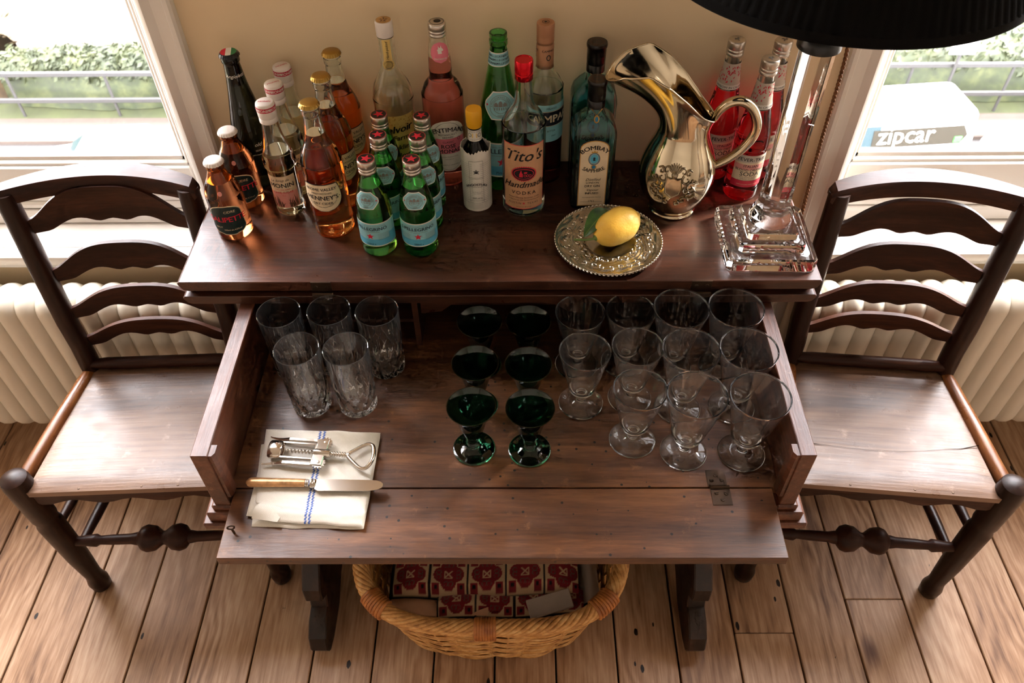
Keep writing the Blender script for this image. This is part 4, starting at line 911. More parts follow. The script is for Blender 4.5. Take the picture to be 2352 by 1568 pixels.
def titos():
    t = thing('vodka_bottle', 'clear vodka bottle with red metal cap and kraft paper label', 'bottle', (.0085, 1.1880, ZT), radians(0))
    P = smooth_prof([(.0335, 0), (.0372, .004), (.0380, .012), (.0380, .158), (.0365, .174), (.0300, .190), (.0205, .203), (.0160, .216), (.0140, .236), (.0132, .252), (.0135, .262), (.0130, .266)])
    body(t, P, ('clear_bottle', 'water_filled'), .026, t=.004)
    c = MB().lathe([(.0140, .252), (.0148, .253), (.0148, .262), (.0136, .263), (.0136, .2645), (.0150, .2655), (.0150, .2835), (.0142, .2855), (.0125, .2855), (.0120, .2848), (0, .2848)], 44); obj('screw_cap', c, 'cap_red', t, 40)
    w = wrapper(P, .038); z = .085; lb = obj('body_label', patch(w, z, .066, REC(.0385), .0005, 24, 4), 'ink_kraft', t, 0); g = {'ink_black': MB(), 'ink_red': MB(), 'ink_kraft': MB()}
    for a, b in ((z + .0655, z + .066), (z - .066, z - .0655)): strip(w, g['ink_red'], -.0385, .0385, a - .0006, b, .0010, n=24)
    for s in (-1, 1): strip(w, g['ink_red'], s * .0380, s * .0385, z - .066, z + .066, .0010, n=1)
    lay(w, g['ink_black'], [("Tito's", .0300, -.002, z + .035, dict(shear=.35, bold=.012)), ('Handmade', .0175, 0, z - .0195, dict(shear=.4, bold=.02, rot=.05)), ('VODKA', .0105, 0, z - .0345, dict(space=1.3)), ('Award Winning American Vodka', .0042, 0, z - .0425, dict(shear=.3)), ('Crafted in an Old Fashioned Pot Still', .0038, 0, z - .0475, dict(shear=.3)), ('AUSTIN', .0058, -.016, z - .0555, dict(space=1.25)), ('TEXAS', .0058, .016, z - .0555, dict(space=1.25)), ('40% alc./vol. (80 proof)', .0028, 0, z - .0620)], .0013)
    shape(w, g['ink_red'], STAR, 0, z - .0535, .0013, sc=.0028)
    ray = [((1 if i % 2 else 1.14) * .0205 * sin(i * pi / 36), (1 if i % 2 else 1.14) * .0140 * cos(i * pi / 36)) for i in range(72)]
    shape(w, g['ink_red'], ray, 0, z + .0090, .0011); shape(w, g['ink_black'], [(x * .0198, y * .0132) for x, y in CIRC], 0, z + .0090, .0013); shape(w, g['ink_red'], [(x * .0172, y * .0106) for x, y in CIRC], 0, z + .0090, .0015); shape(w, g['ink_black'], [(x * .0160, y * .0095) for x, y in CIRC], 0, z + .0090, .0017)
    still = [(-.9, -.7), (-.9, .0), (-.75, .35), (-.6, .85), (-.45, .85), (-.4, .35), (-.2, .1), (-.2, -.7)]; shape(w, g['ink_red'], still, 0, z + .0090, .0019, sc=.0085); shape(w, g['ink_red'], [(.0, .2), (.6, .2), (.65, .55), (.1, .55)], 0, z + .0090, .0019, sc=.0085)
    for k in range(3): ring(w, g['ink_red'], .0022, .0028, .0008, .002 + k * .0042, z + .0060, .0019, n=14)
    emit(lb, g)
titos()

def campari():
    t = thing('bitter_aperitif_bottle', 'tall clear bottle with copper cap and pale blue banded label behind the vodka', 'bottle', (.0450, 1.2840, ZT), radians(22))
    P = smooth_prof([(.0300, 0), (.0335, .004), (.0342, .012), (.0342, .170), (.0330, .185), (.0270, .200), (.0185, .212), (.0155, .224), (.0143, .240), (.0143, .262), (.0140, .275)])
    body(t, P, ('clear_bottle', 'campari_filled'), .128)
    c = MB().lathe([(.0148, .222), (.0150, .224), (.0150, .262), (.0142, .263), (.0142, .266), (.0150, .267), (.0150, .270), (.0146, .271), (.0150, .273), (.0150, .276), (.0146, .277), (.0150, .279), (.0152, .296), (.0145, .2990), (.0130, .2995), (0, .2995)], 60, rf=lambda r, z, a: r * (1 + (.008 * cos(40 * a) if .281 < z < .295 else 0))); co = obj('screw_cap', c, 'cap_copper', t, 40)
    w = wrapper([(.0150, 0), (.0150, 1)]); g = {'ink_black': MB()}
    for k in range(3): a = (k - 1) * .031; lay(w, g['ink_black'], [('CAMPARI', .0056, a, .2530, dict(bold=.01))], .0004); ring(w, g['ink_black'], .004, .0052, .0016, a, .2430, .0004, n=18)
    tp = topwrap(.2996); ring(tp, g['ink_black'], .006, .006, .0008, 0, 0, .0002); shape(tp, g['ink_black'], STAR, 0, 0, .0002, sc=.004); emit(co, g, 'cap_print')
    w = wrapper(P, .0342); lb = obj('body_label', patch(w, .128, .0370, REC(.047), .0005, 26, 4), 'ink_paleblue', t, 0); g = {'ink_navy': MB(), 'ink_cream': MB(), 'ink_black': MB()}
    patch(w, .1380, .0150, REC(.047), .0009, 26, 4, mb=g['ink_navy'])
    for zz in (.1235, .1520): strip(w, g['ink_cream'], -.047, .047, zz, zz + .0008, .0012, n=26)
    lay(w, g['ink_cream'], [('CAMPARI', .0205, 0, .1310, dict(bold=.03))], .0013); lay(w, g['ink_black'], [('MILANO', .0050, 0, .1570), ('BITTER', .0050, 0, .112), ('1860', .0045, .004, .102)], .0013); emit(lb, g)
campari()

def bombay(label, loc, rz, k):
    t = thing('gin_bottle', label, 'bottle', loc, rz, 'blue glass gin bottles')
    def sec(hw, hd, z, n=8, inset=0):
        hw -= inset; hd -= inset; c = min(hw, hd) * .35; pts = []
        for sx, sy, a0 in ((1, -1, -90), (1, 1, 0), (-1, 1, 90), (-1, -1, 180)):
            for i in range(n): a = radians(a0 + 90 * i / (n - 1)); pts.append((sx * (hw - c) + c * cos(a), sy * (hd - c) + c * sin(a), z))
        return pts
    def rnd(r, z, n=8, inset=0):
        r -= inset; pts = []
        for q in range(4):
            for i in range(n): a = radians(-90 + q * 90 + 90 * i / (n - 1)); pts.append((r * cos(a), r * sin(a), z))
        return pts
    H = .245; st = [(.034, .024, 0), (.0370, .0270, .005), (.0375, .0275, .015), (.0375, .0275, .150), (.0365, .0268, .158), (.0330, .0245, .168), (.0250, .0205, .178), (.0165, .0160, .186)]
    S = [sec(a, b, z) for a, b, z in st] + [rnd(.0140, .192), rnd(.0132, .200), rnd(.0132, .212)]
    I = [sec(a, b, z, inset=.0032) for a, b, z in st if z > .01] ; I[0] = sec(.0370, .027, .0075, inset=.0032); I += [rnd(.0140, .192, inset=.0028), rnd(.0132, .200, inset=.0028), rnd(.0132, .210, inset=.0028)]
    B = MB().loft(S); B.loft(I, flip=True); obj('glass_body', B, 'blue_bottle', t, 50)
    c = MB().lathe([(.0140, .196), (.0150, .197), (.0150, .209), (.0143, .210), (.0150, .211), (.0152, .218), (.0152, .236), (.0165, .238), (.0168, .242), (.0160, .2448), (0, .2450)], 44); co = obj('screw_cap', c, 'cap_black', t, 40)
    g = {'ink_brown': MB()}; tp = topwrap(.2451)
    for i in range(24): a = i * pi / 12; g['ink_brown'].add([tp(r * sin(a + d), r * cos(a + d), .0003) for r, d in ((.008, -.05), (.008, .05), (.0125, .06), (.0125, -.06))], [[0, 1, 2, 3]])
    lay(tp, g['ink_brown'], [('BOMBAY', .0038, 0, -.001)], .0003); emit(co, g, 'cap_print')
    f = lambda s, z, off=0: (s, -.0275 - off, z); zc = .080
    arch = [(-.0265, -.072), (.0265, -.072), (.0265, .052)] + [(.0265 * cos(a), .052 + .016 * sin(a)) for a in [i * pi / 10 for i in range(1, 10)]] + [(-.0265, .052)]
    L = MB(); shape(f, L, arch, 0, zc, .0005); lb = obj('body_label', L, 'ink_navy', t, 0); g = {'ink_gold': MB(), 'ink_cream': MB(), 'ink_black': MB(), 'ink_blue': MB(), 'ink_midblue': MB()}
    shape(f, g['ink_gold'], [(x * .94, y * .975) for x, y in arch], 0, zc, .0008); shape(f, g['ink_cream'], [(x * .89, y * .955) for x, y in arch], 0, zc, .0011)
    lay(f, g['ink_black'], [('BOMBAY', .0120, 0, zc + .0485, dict(arc=.030, bold=.025)), ('SAPPHIRE', .0105, 0, zc + .0020, dict(arc=-.034, bold=.03)), ('Distilled', .0078, 0, zc - .0155, dict(shear=.4)), ('LONDON', .0052, 0, zc - .0215, dict(bold=.02)), ('DRY GIN', .0068, 0, zc - .0290, dict(bold=.025)), ('Vapour', .0072, 0, zc - .0375, dict(shear=.4)), ('INFUSED', .0062, 0, zc - .0445, dict(bold=.02)), ('Hand selected exotic botanicals', .0026, 0, zc - .0520, dict(shear=.3)), ('1761', .0058, 0, zc - .0620, dict(bold=.02))], .0015)
    ring(f, g['ink_gold'], .0105, .0130, .0026, 0, zc + .0300, .0014); ring(f, g['ink_blue'], .0098, .0122, .0014, 0, zc + .0300, .0017); shape(f, g['ink_midblue'], [(x * .0075, y * .0098) for x, y in CIRC], 0, zc + .0300, .0014); shape(f, g['ink_navy'] if 'ink_navy' in g else g['ink_black'], [(-.3, -.6), (.4, -.6), (.2, -.1), (.35, .3), (.1, .6), (-.3, .5), (-.25, 0)], 0, zc + .0300, .0017, sc=.0060)
    shape(f, g['ink_gold'], [(-1, 0), (-.9, .6), (-.45, .3), (0, .9), (.45, .3), (.9, .6), (1, 0)], 0, zc + .0425, .0014, sc=.0055); shape(f, g['ink_gold'], CIRC, 0, zc + .0135, .0014, sc=.0050); shape(f, g['ink_blue'], CIRC, 0, zc + .0135, .0017, sc=.0034)
    for s in (-1, 1): strip(f, g['ink_black'], s * .004, s * .020, zc - .0615, zc - .0611, .0015, n=1)
    emit(lb, g)
    nk = MB(); nk.tube([(-.009, -.0150, .199), (0, -.0185, .188), (.009, -.0150, .199)], .0008, 6); m = obj('neck_medallion', nk, 'cap_gold', t, 60, label='gold and blue neck medallion'); mm = MB().lathe([(0, 0), (.0050, 0), (.0055, .0008), (.0040, .0014), (.0038, .0010), (0, .0010)], 8).xf(lambda p: (p.x * .85, -.0195 - p.z + (p.y) * .35, .1825 + p.y * 1.25)); obj('medallion_rim', mm, 'cap_gold', m, 40)
    obj('medallion_stone', MB().lathe([(.0034, 0), (.0026, .0012), (0, .0017)], 10).xf(lambda p: (p.x * .85, -.0206 - p.z + p.y * .35, .1825 + p.y * 1.25)), 'ink_blue', m, 60)
    t.scale = (k, k, k); return t
bo = bombay('pale blue square gin bottle just behind the silver plate', (.1290, 1.1985, ZT), radians(2), 1.0)
b2 = dup(bo, 'pale blue square gin bottle against the wall behind the other one', (.1330, 1.2890, ZT), radians(0)); b2.scale = (1.07, 1.07, 1.07)

def fever(label, loc, rz):
    t = thing('blood_orange_soda_bottle', label, 'bottle', loc, rz, 'red blood orange soda bottles')
    P = smooth_prof([(.0270, 0), (.0302, .004), (.0312, .012), (.0310, .024), (.0300, .030), (.0300, .098), (.0310, .108), (.0300, .125), (.0245, .155), (.0190, .185), (.0152, .212), (.0138, .228), (.0132, .240), (.0132, .250)])
    body(t, P, ('clear_bottle', 'red_filled'), .180); co = screwcap(t, .2405, .2665, .0148, 'cap_silver', 44); g = {'ink_grey': MB()}; shape(topwrap(.2667), g['ink_grey'], [(-.7, -.2), (-.4, .5), (.1, .3), (.4, .7), (.7, .1), (.2, -.1), (.2, -.8), (-.1, -.8), (-.1, -.1)], 0, 0, .0002, sc=.008); emit(co, g, 'cap_print')
    w = wrapper(P, .0170); nl = obj('neck_foil', patch(w, .2060, .0225, REC(.0170 * 2.9), .0006, 36, 6), 'ink_silver', t, 0); g = {'ink_red': MB(), 'ink_black': MB(), 'ink_white': MB()}; r = random.Random(7)
    for k in range(90):
        s0, zz, a = r.uniform(-.045, .045), r.uniform(.196, .225), r.choice((-.6, .6, 0)); q = [(0, -1), (.38, -.1), (0, 1), (-.38, -.1)]
        g['ink_red'].add([w(s0 + .0026 * (x * cos(a) - y * sin(a)), zz + .0026 * (x * sin(a) + y * cos(a)), .0011) for x, y in q], [[0, 1, 2, 3]])
    strip(w, g['ink_white'], -.049, .049, .1838, .1915, .0010, n=36)
    for k in range(3): lay(w, g['ink_black'], [('LOW IN CALORIES', .0050, (k - 1) * .040, .1858, dict(bold=.01))], .0013)
    emit(nl, g); w = wrapper(P, .030); z = .066; lb = obj('body_label', patch(w, z, .0330, REC(.0310), .0006, 22, 4), 'ink_silver', t, 0); g = {'ink_black': MB(), 'ink_crimson': MB(), 'ink_rose': MB(), 'ink_cream': MB()}
    patch(w, z - .006, .0240, REC(.0305), .0009, 22, 4, mb=g['ink_cream']); patch(w, z - .0260, .0070, REC(.0310), .0011, 22, 4, mb=g['ink_crimson']); patch(w, z + .009, .0055, REC(.0300), .0011, 22, 3, mb=g['ink_rose'])
    lay(w, g['ink_black'], [('FEVER-TREE', .0098, 0, z + .0215, dict(bold=.015)), ('ITALIAN', .0072, 0, z + .0090, dict(bold=.01)), ('BLOOD ORANGE', .0068, 0, z + .0010, dict(bold=.01)), ('SODA', .0125, 0, z - .0090, dict(bold=.01)), ('WITH NATURAL FLAVOURS', .0026, 0, z - .0125), ('A BLEND OF ITALIAN', .0030, 0, z - .0160), ('BLOOD ORANGES & HERBS', .0030, 0, z - .0195)], .0014)
    lay(w, g['ink_cream'], [('LOW CALORIE SPIRITS MIXER', .0028, 0, z - .0280)], .0015)
    emit(lb, g); return t
fb = fever('red soda bottle with silver cap, nearest of three beside the glass lamp', (.4100, 1.2220, ZT), radians(2))
dup(fb, 'red soda bottle with silver cap behind the silver pitcher handle', (.3670, 1.2860, ZT), radians(16))
dup(fb, 'red soda bottle with silver cap, rear right of three, partly behind the lamp', (.4450, 1.2835, ZT), radians(-20))
# ------------------------------------------------------------------ glasses standing in the desk
def highball(label, loc, rz):
    t = thing('cut_tumbler', label, 'glass', loc, rz, 'five tall cut glass tumblers')
    H = .140; R0, R1 = .0325, .0362
    def cut(a, z):                                # depth of the cut pattern: fans, diamonds and flutes
        q = 6; u = (a * q / (2 * pi)) % 1 - .5; d = 0
        if z < .062:
            x = u * 2; y = (z - .030) / .030
            d += .0016 * max(0, 1 - abs(((x + y) * 1) % 1 - .5) * 5) + .0016 * max(0, 1 - abs(((x - y) * 1) % 1 - .5) * 5)
            ang = atan2(u * .036, z - .006); d += .0010 * max(0, 1 - abs((ang * 5 / pi) % 1 - .5) * 4) * (1 if z < .035 else 0)
        if .052 < z < .118:
            k = (z - .052) / .066; uu = (a * 18 / (2 * pi)) % 1 - .5; top = .62 + .38 * (((int(a * 18 / (2 * pi))) * 7) % 5) / 5
            if k < top: d += .0016 * max(0, 1 - abs(uu) * (3.0 + 6 * k / top)) * (1 - k / top * .6)
        return d
    nz = 64; prof = [(R0 + (R1 - R0) * (i / nz), H * i / nz) for i in range(nz + 1)]; prof[0] = (R0 - .003, 0.0); prof[1] = (R0 - .0004, prof[1][1])
    out = [(0, .0015), (R0 * .6, .001)] + prof
    inn = [(R1 - .0008, H + .0006), (R1 - .0017, H)] + [(R0 + (R1 - R0) * z / H - .0030 - .0012 * max(0, 1 - z / .12), z) for z in (.12, .09, .06, .035, .020, .0145)] + [(R0 * .72, .0112), (R0 * .4, .010), (0, .0098)]
    b = MB().lathe(out + inn, 168, rf=lambda r, z, a: r - (cut(a, z) if r > R0 + (R1 - R0) * z / H - .0003 and .003 < z < .122 else 0)); obj('tumbler', b, 'cut_glass', t, 28)
    return t
HB = [((-.3525, .8490), 'tall cut glass tumbler, front left of five'), ((-.2745, .8490), 'tall cut glass tumbler, front right of five beside the striped towel'), ((-.3970, .9300), 'tall cut glass tumbler, rear left of five by the desk side'), ((-.3150, .9350), 'tall cut glass tumbler, middle of the three at the rear'), ((-.2352, .9330), 'tall cut glass tumbler, rear right of five standing apart')]
h0 = None
for i, ((x, y), lb) in enumerate(HB):
    if h0 is None: h0 = highball(lb, (x, y, ZF), .2)
    else: dup(h0, lb, (x, y, ZF), .2 + i * .7)
def goblet(label, loc):
    t = thing('green_goblet', label, 'glass', loc, 0, 'six dark green glass goblets')
    out = smooth_prof([(.0335, .0012), (.0332, .0026), (.0200, .0050), (.0110, .0095), (.0085, .0140), (.0115, .0170), (.0120, .0195), (.0095, .0220), (.0080, .0270), (.0105, .0340), (.0150, .0450), (.0195, .0620), (.0245, .0830), (.0310, .1000), (.0372, .1100), (.0380, .1120)], 3)
    inn = smooth_prof([(.0368, .1120), (.0300, .1012), (.0230, .0838), (.0178, .0630), (.0130, .0470), (.0085, .0395), (.004, .0375)], 3)
    b = MB().lathe([(0, .0020), (.0150, .0012), (.0320, 0)] + out + inn + [(0, .0372)], 40); obj('goblet', b, 'green_goblet_glass', t, 50); return t
GB = [((-.0740, .7555), 'dark green goblet, front left of six'), ((.0160, .7520), 'dark green goblet, front right of six'), ((-.0710, .8430), 'dark green goblet, middle row left'), ((.0141, .8395), 'dark green goblet, middle row right'), ((-.0668, .9345), 'dark green goblet at the rear left under the lid'), ((.0154, .9350), 'dark green goblet at the rear right under the lid')]
g0 = None
for (x, y), lb in GB:
    if g0 is None: g0 = goblet(lb, (x, y, ZF))
    else: dup(g0, lb, (x, y, ZF), .3)
def wine(label, loc, R, H):
    t = thing('wine_rummer', label, 'glass', loc, 0, 'clear bucket wine glasses')
    k = H / .130; f = R / .041
    out = smooth_prof([(.0370, .0010), (.0368, .0020), (.0250, .0045), (.0140, .0085), (.0085, .0125), (.0072, .0165 * k), (.0100, .0200 * k), (.0105, .0225 * k), (.0085, .0255 * k), (.0095, .0285 * k), (.0170 * f, .0330 * k), (.0215 * f, .0400 * k), (.0245 * f, .0500 * k), (.0330 * f, .0900 * k), (.0408 * f, .1290 * k), (.0412 * f, .1297 * k), (.0410 * f, .1304 * k)], 3)
    inn = smooth_prof([(.0403 * f, .1305 * k), (.0396 * f, .1300 * k), (.0390 * f, .1280 * k), (.0317 * f, .0905 * k), (.0232 * f, .0510 * k), (.0195 * f, .0430 * k), (.0140 * f, .0375 * k), (.006, .0352 * k)], 3)
    b = MB().lathe([(0, .0034), (.0075, .0030), (.0100, .0012), (.0200, .0016), (.0355, 0)] + out + inn + [(0, .0348 * k)], 44); obj('wine_glass', b, 'clear_glass', t, 50); return t
SM = [((.1008, .9360), 'small clear wine glass, rear row beside the green goblets'), ((.1848, .9385), 'small clear wine glass, second from left in the rear row'), ((.1040, .8495), 'small clear wine glass, middle row beside the green goblets'), ((.1882, .8600), 'small clear wine glass, second from left in the middle row'), ((.1835, .7725), 'small clear wine glass, leftmost of the three in front')]
LG = [((.2650, .9290), 'large clear wine glass, third from left in the rear row'), ((.3545, .9300), 'large clear wine glass at the rear by the right desk side'), ((.2678, .8380), 'large clear wine glass, third from left in the middle row'), ((.3578, .8390), 'large clear wine glass, middle row by the right desk side'), ((.2636, .7485), 'large clear wine glass, middle of the three in front'), ((.3565, .7460), 'large clear wine glass, front right beside the iron hinge')]
for L, R, H in ((SM, .041, .130), (LG, .0450, .146)):
    w0 = None
    for (x, y), lb in L:
        if w0 is None: w0 = wine(lb, (x, y, ZF), R, H)
        else: dup(w0, lb, (x, y, ZF), .4)

# ------------------------------------------------------------------ silver plate and lemon
def plate():
    t = thing('silver_plate', 'round embossed silver plate with a beaded rim under the lemon', 'plate', (.1545, 1.0745, ZT))
    R = .0925; nr = 44; na = 180; prof = []
    for i in range(nr + 1):
        q = i / nr; r = R * q; z = .0035 + (0 if q < .40 else (.0035 * min(1, (q - .40) / .1))) + .010 * max(0, q - .45) ** 1.5; prof.append((r, z))
    V = []; F = []
    for i, (r, z) in enumerate(prof):
        for k in range(na):
            a = 2 * pi * k / na; q = i / nr; e = 0
            if .40 < q < .97:
                w = min(1, (q - .40) * 12) * min(1, (.97 - q) * 14); s = sin(9 * a + 6 * sin(q * 9)) * sin(q * 46 + 3 * sin(5 * a)); e = .0012 * w * (s + .5 * mnoise.noise((cos(a) * q * 9, sin(a) * q * 9, 3)))
            V.append((r * sin(a), -r * cos(a), z + e))
    for i in range(nr):
        for k in range(na): k2 = (k + 1) % na; F.append([i * na + k, i * na + k2, (i + 1) * na + k2, (i + 1) * na + k])
    m = MB().add(V, F); n0 = len(m.v)
    m.lathe([(R, prof[-1][1]), (R, prof[-1][1] - .0012), (R * .55, .0022), (R * .40, .0005), (R * .38, 0), (R * .36, .0010), (0, .0012)], 90)
    obj('dish', m, 'silver_worn', t, 60)
    bd = MB(); zr = prof[-1][1]
    for k in range(84):
        a = 2 * pi * k / 84; c = (R * sin(a), -R * cos(a), zr + .0008); bd.tube([(c[0] + .0026 * cos(q) * cos(a) , c[1] + .0026 * cos(q) * sin(a), c[2] + .0016 * sin(q)) for q in [i * pi / 4 for i in range(8)]], .0011, 5, loop=True)
    bo_ = obj('beaded_rim', bd, 'silver_worn', t, 60); bo_['kind'] = 'stuff'
    bs = MB(); r2 = random.Random(3)                # raised foliage on the border
    for k in range(56):
        a = 2 * pi * k / 56 + r2.uniform(-.03, .03); r = R * (.56 if k % 2 else .78); pts = []
        for i in range(9): q = i / 8 * 1.5 * pi + k; rr = .006 * (1 - i / 10); pts.append(((r + rr * cos(q)) * sin(a + rr * sin(q) / r), -(r + rr * cos(q)) * cos(a + rr * sin(q) / r), ip([(z, q_) for q_, z in prof], r) + .0012))
        bs.tube(pts, .0009, 5)
    fo = obj('embossed_foliage', bs, 'silver_worn', t, 60); fo['kind'] = 'stuff'
plate()
def lemon():
    n = NT('lemon_peel'); co = n.coords(); f = n.noise(co, 14, 4); n.set(col=n.ramp(f, (.3, srgb(240, 184, 60)), (.7, srgb(252, 214, 104))), rough=.42, sss=.08); n.p.inputs['Subsurface Radius'].default_value = (.01, .006, .002); n.bump(n.noise(co, 260, 3), .35, .0012)
    n = NT('lemon_leaf'); f = n.noise(n.coords(), 60, 4); n.set(col=n.ramp(f, (.3, srgb(26, 62, 18)), (.7, srgb(62, 104, 34))), rough=.35)
    simple('lemon_stem', srgb(96, 118, 54), .5, var=.2)
    t = thing('lemon', 'yellow lemon with stem and leaf lying on the silver plate', 'lemon', (.1690, 1.0790, ZT + .0065))
    pr = smooth_prof([(0, -.0505), (.0055, -.0490), (.0110, -.0445), (.0190, -.0385), (.0275, -.024), (.0305, -.004), (.0295, .014), (.0225, .030), (.0130, .0395), (.0080, .0425), (.0055, .046), (0, .0475)], 4)
    b = MB().lathe(pr, 48); ax = Vector((cos(.62), sin(.62), .05)).normalized()
    def bend(p):
        k = 1 + .03 * mnoise.noise(p * 60) + .018 * mnoise.noise(p * 160); x, y, z = p.x * k, p.y * k, p.z
        e1 = ax; e2 = Vector((0, 0, 1)).cross(e1).normalized(); e3 = e1.cross(e2); v = e1 * z + e2 * x + e3 * y; v.z += .0302; return v
    b.xf(bend); obj('fruit', b, 'lemon_peel', t, 180)
    s0 = ax * -.0485 + Vector((0, 0, .0300)); s1 = s0 + Vector((-.016, -.001, -.0035)); s2 = s1 + Vector((-.020, .004, -.003))
    obj('calyx', MB().lathe([(0, 0), (.0050, 0), (.0056, .0018), (.0030, .0040), (0, .0042)], 10).xf(lambda p: s0 + ax * (-p.z + .001) + Vector((0, 0, p.y)) + Vector((sin(.62), -cos(.62), 0)) * p.x), 'lemon_stem', t, 50)
    obj('stem', MB().tube([s0 + ax * .004, s0 + ax * -.004, s1, s2], [.0024, .0022, .0019, .0020], 8), 'lemon_stem', t, 60)
    a, bb = s1 + Vector((-.004, .004, .002)), s1 + Vector((.046, .050, .020)); d = (bb - a); sd = Vector((-.62, .74, .25)).normalized(); L = MB()
    def lf(u, v): q = sin(pi * min(1, u * 1.02)) ** .75 * .0165; s = v * 2 - 1; p = a + d * u + sd * (q * s); p.z += .012 * sin(pi * u) + .006 * s * s * sin(pi * u); return tuple(p)
    L.grid(16, 6, lf); L.grid(16, 6, lambda u, v: tuple(Vector(lf(u, v)) - Vector((0, 0, .0006))), flip=True); lo = obj('leaf', L, 'lemon_leaf', t, 180); 
    obj('leaf_vein', MB().tube([Vector(lf(i / 10, .5)) + Vector((0, 0, .0002)) for i in range(11)], [.0007 - .00004 * i for i in range(11)], 5), 'lemon_stem', lo, 60)
lemon()

# ------------------------------------------------------------------ silver pitcher
def pitcher():
    t = thing('silver_pitcher', 'tarnished silver water pitcher with a crest and a wide lifted spout', 'pitcher', (.2780, 1.1800, ZT), radians(-6))
    base = smooth_prof([(.0400, 0), (.0425, .0015), (.0430, .0040), (.0410, .0070), (.0425, .0120), (.0520, .0280), (.0615, .0500), (.0665, .0760), (.0640, .1000), (.0560, .1260), (.0470, .1480), (.0430, .1650)], 4)
    na = 80; zk = [(-.137, .250), (-.110, .272), (-.070, .283), (-.035, .263), (-.005, .236), (.025, .203), (.050, .184)]
    def zr(x): return ip([(z, q) for q, z in zk], x) if x > -.137 else .250
    rows = []
    for r, z in base: rows.append([(r * cos(2 * pi * k / na), r * sin(2 * pi * k / na), z) for k in range(na)])
    nt = 18
    for i in range(1, nt + 1):
        u = i / nt; row = []
        for k in range(na):
            phi = 2 * pi * k / na; X1 = -.0435 + .0935 * cos(phi); Y1 = (.056 + .006 * cos(phi - pi)) * sin(phi); Z1 = zr(X1); s = (1 - cos(phi)) / 2
            x0, y0 = .043 * cos(phi), .043 * sin(phi); e = u ** (1.35 + 1.0 * s); e2 = u ** 2.0
            row.append((x0 + (X1 - x0) * e, y0 + (Y1 - y0) * e2 - y0 * .10 * sin(pi * u) * (1 - s), .165 + (Z1 - .165) * u))
        rows.append(row)
    out = rows; ins = [[(x * (1 - .0016 / max(.02, sqrt(x * x + y * y))), y * (1 - .0016 / max(.02, sqrt(x * x + y * y))), z + .0004) for x, y, z in row] for row in rows[::-1]][:-6]
    m = MB().loft(out + ins, True, True); obj('vessel', m, 'silver', t, 60)
    rim = [(x, y, z + .0004) for x, y, z in rows[-1]]; obj('rim_bead', MB().tube(rim, .0017, 8, loop=True), 'silver', t, 60)
    hp = [(.046, 0, .184), (.054, 0, .202), (.068, 0, .216), (.086, 0, .219), (.104, 0, .207), (.116, 0, .184), (.117, 0, .160), (.105, 0, .133), (.084, 0, .109), (.060, 0, .092)]
    hp = smooth_prof([(p[0], p[2]) for p in hp], 4); obj('handle', MB().tube([(x, 0, z) for x, z in hp], lambda i: .0062 + .0022 * sin(pi * i / len(hp)), 12, sq=1.25), 'silver', t, 60)
    cr = thing_part = None; P = base; w = wrapper(P, .066, radians(-9)); z = .094; C = MB()
    sh = [(-.0125, .018), (-.006, .0160), (0, .0185), (.006, .0160), (.0125, .018), (.0135, .002), (.011, -.010), (0, -.019), (-.011, -.010), (-.0135, .002)]
    S = MB(); shape(w, S, sh, .000, z - .006, .0028); so = obj('crest_shield', S, 'silver', t, 30)
    S.v and C.tube([w(x, z - .006 + y, .0022) for x, y in sh], .0016, 6, loop=True)
    rr = random.Random(8)
    def scroll(s0, z0, r, a0, turn, n=16, th=.0016):
        pts = []
        for i in range(n): q = i / (n - 1); a = a0 + turn * q * 2 * pi; R = r * (1 - q * .85); pts.append(w((s0 + R * cos(a)) * 1.12, z + (z0 - z + R * sin(a)) * 1.12, .0018))
        C.tube(pts, [th * (1.15 - .5 * i / n) for i in range(n)], 6)
    for s in (-1, 1):
        for (x, y, r, a, tn) in ((.020, .012, .0085, 2.2, .9), (.027, .000, .0080, 1.2, 1.0), (.026, -.014, .0085, .5, -1.0), (.018, -.024, .0075, 0, 1.0), (.014, .024, .0075, 2.8, -.9), (.023, .022, .0060, .5, 1.1), (.008, -.030, .0055, 1.4, -1.0), (.031, -.006, .0050, 3.0, 1.0), (.020, -.005, .0055, 2.0, 1.0), (.031, .010, .0045, 0, -1)):
            scroll(s * x, z - .004 + y, r, (pi - a if s < 0 else a), tn * s)
    for k in range(7): a = pi / 2 + (k - 3) * .33; C.tube([w(.004 * cos(a), z + .018 + .004 * sin(a), .002), w(.010 * cos(a), z + .020 + .010 * sin(a), .004), w(.0165 * cos(a), z + .021 + .0155 * sin(a), .0016)], [.0015, .0022, .0010], 6)
    C.lathe([(0, .004), (.004, .0035), (.006, .001), (.0062, 0)], 12); k0 = len(C.v) - 1 - 36
    for i in range(k0, len(C.v)): x, y, zz = C.v[i]; C.v[i] = w(x, z + .017 + y, zz)
    co = obj('crest_mantling', C, 'silver_tarnished', t, 60)
pitcher()

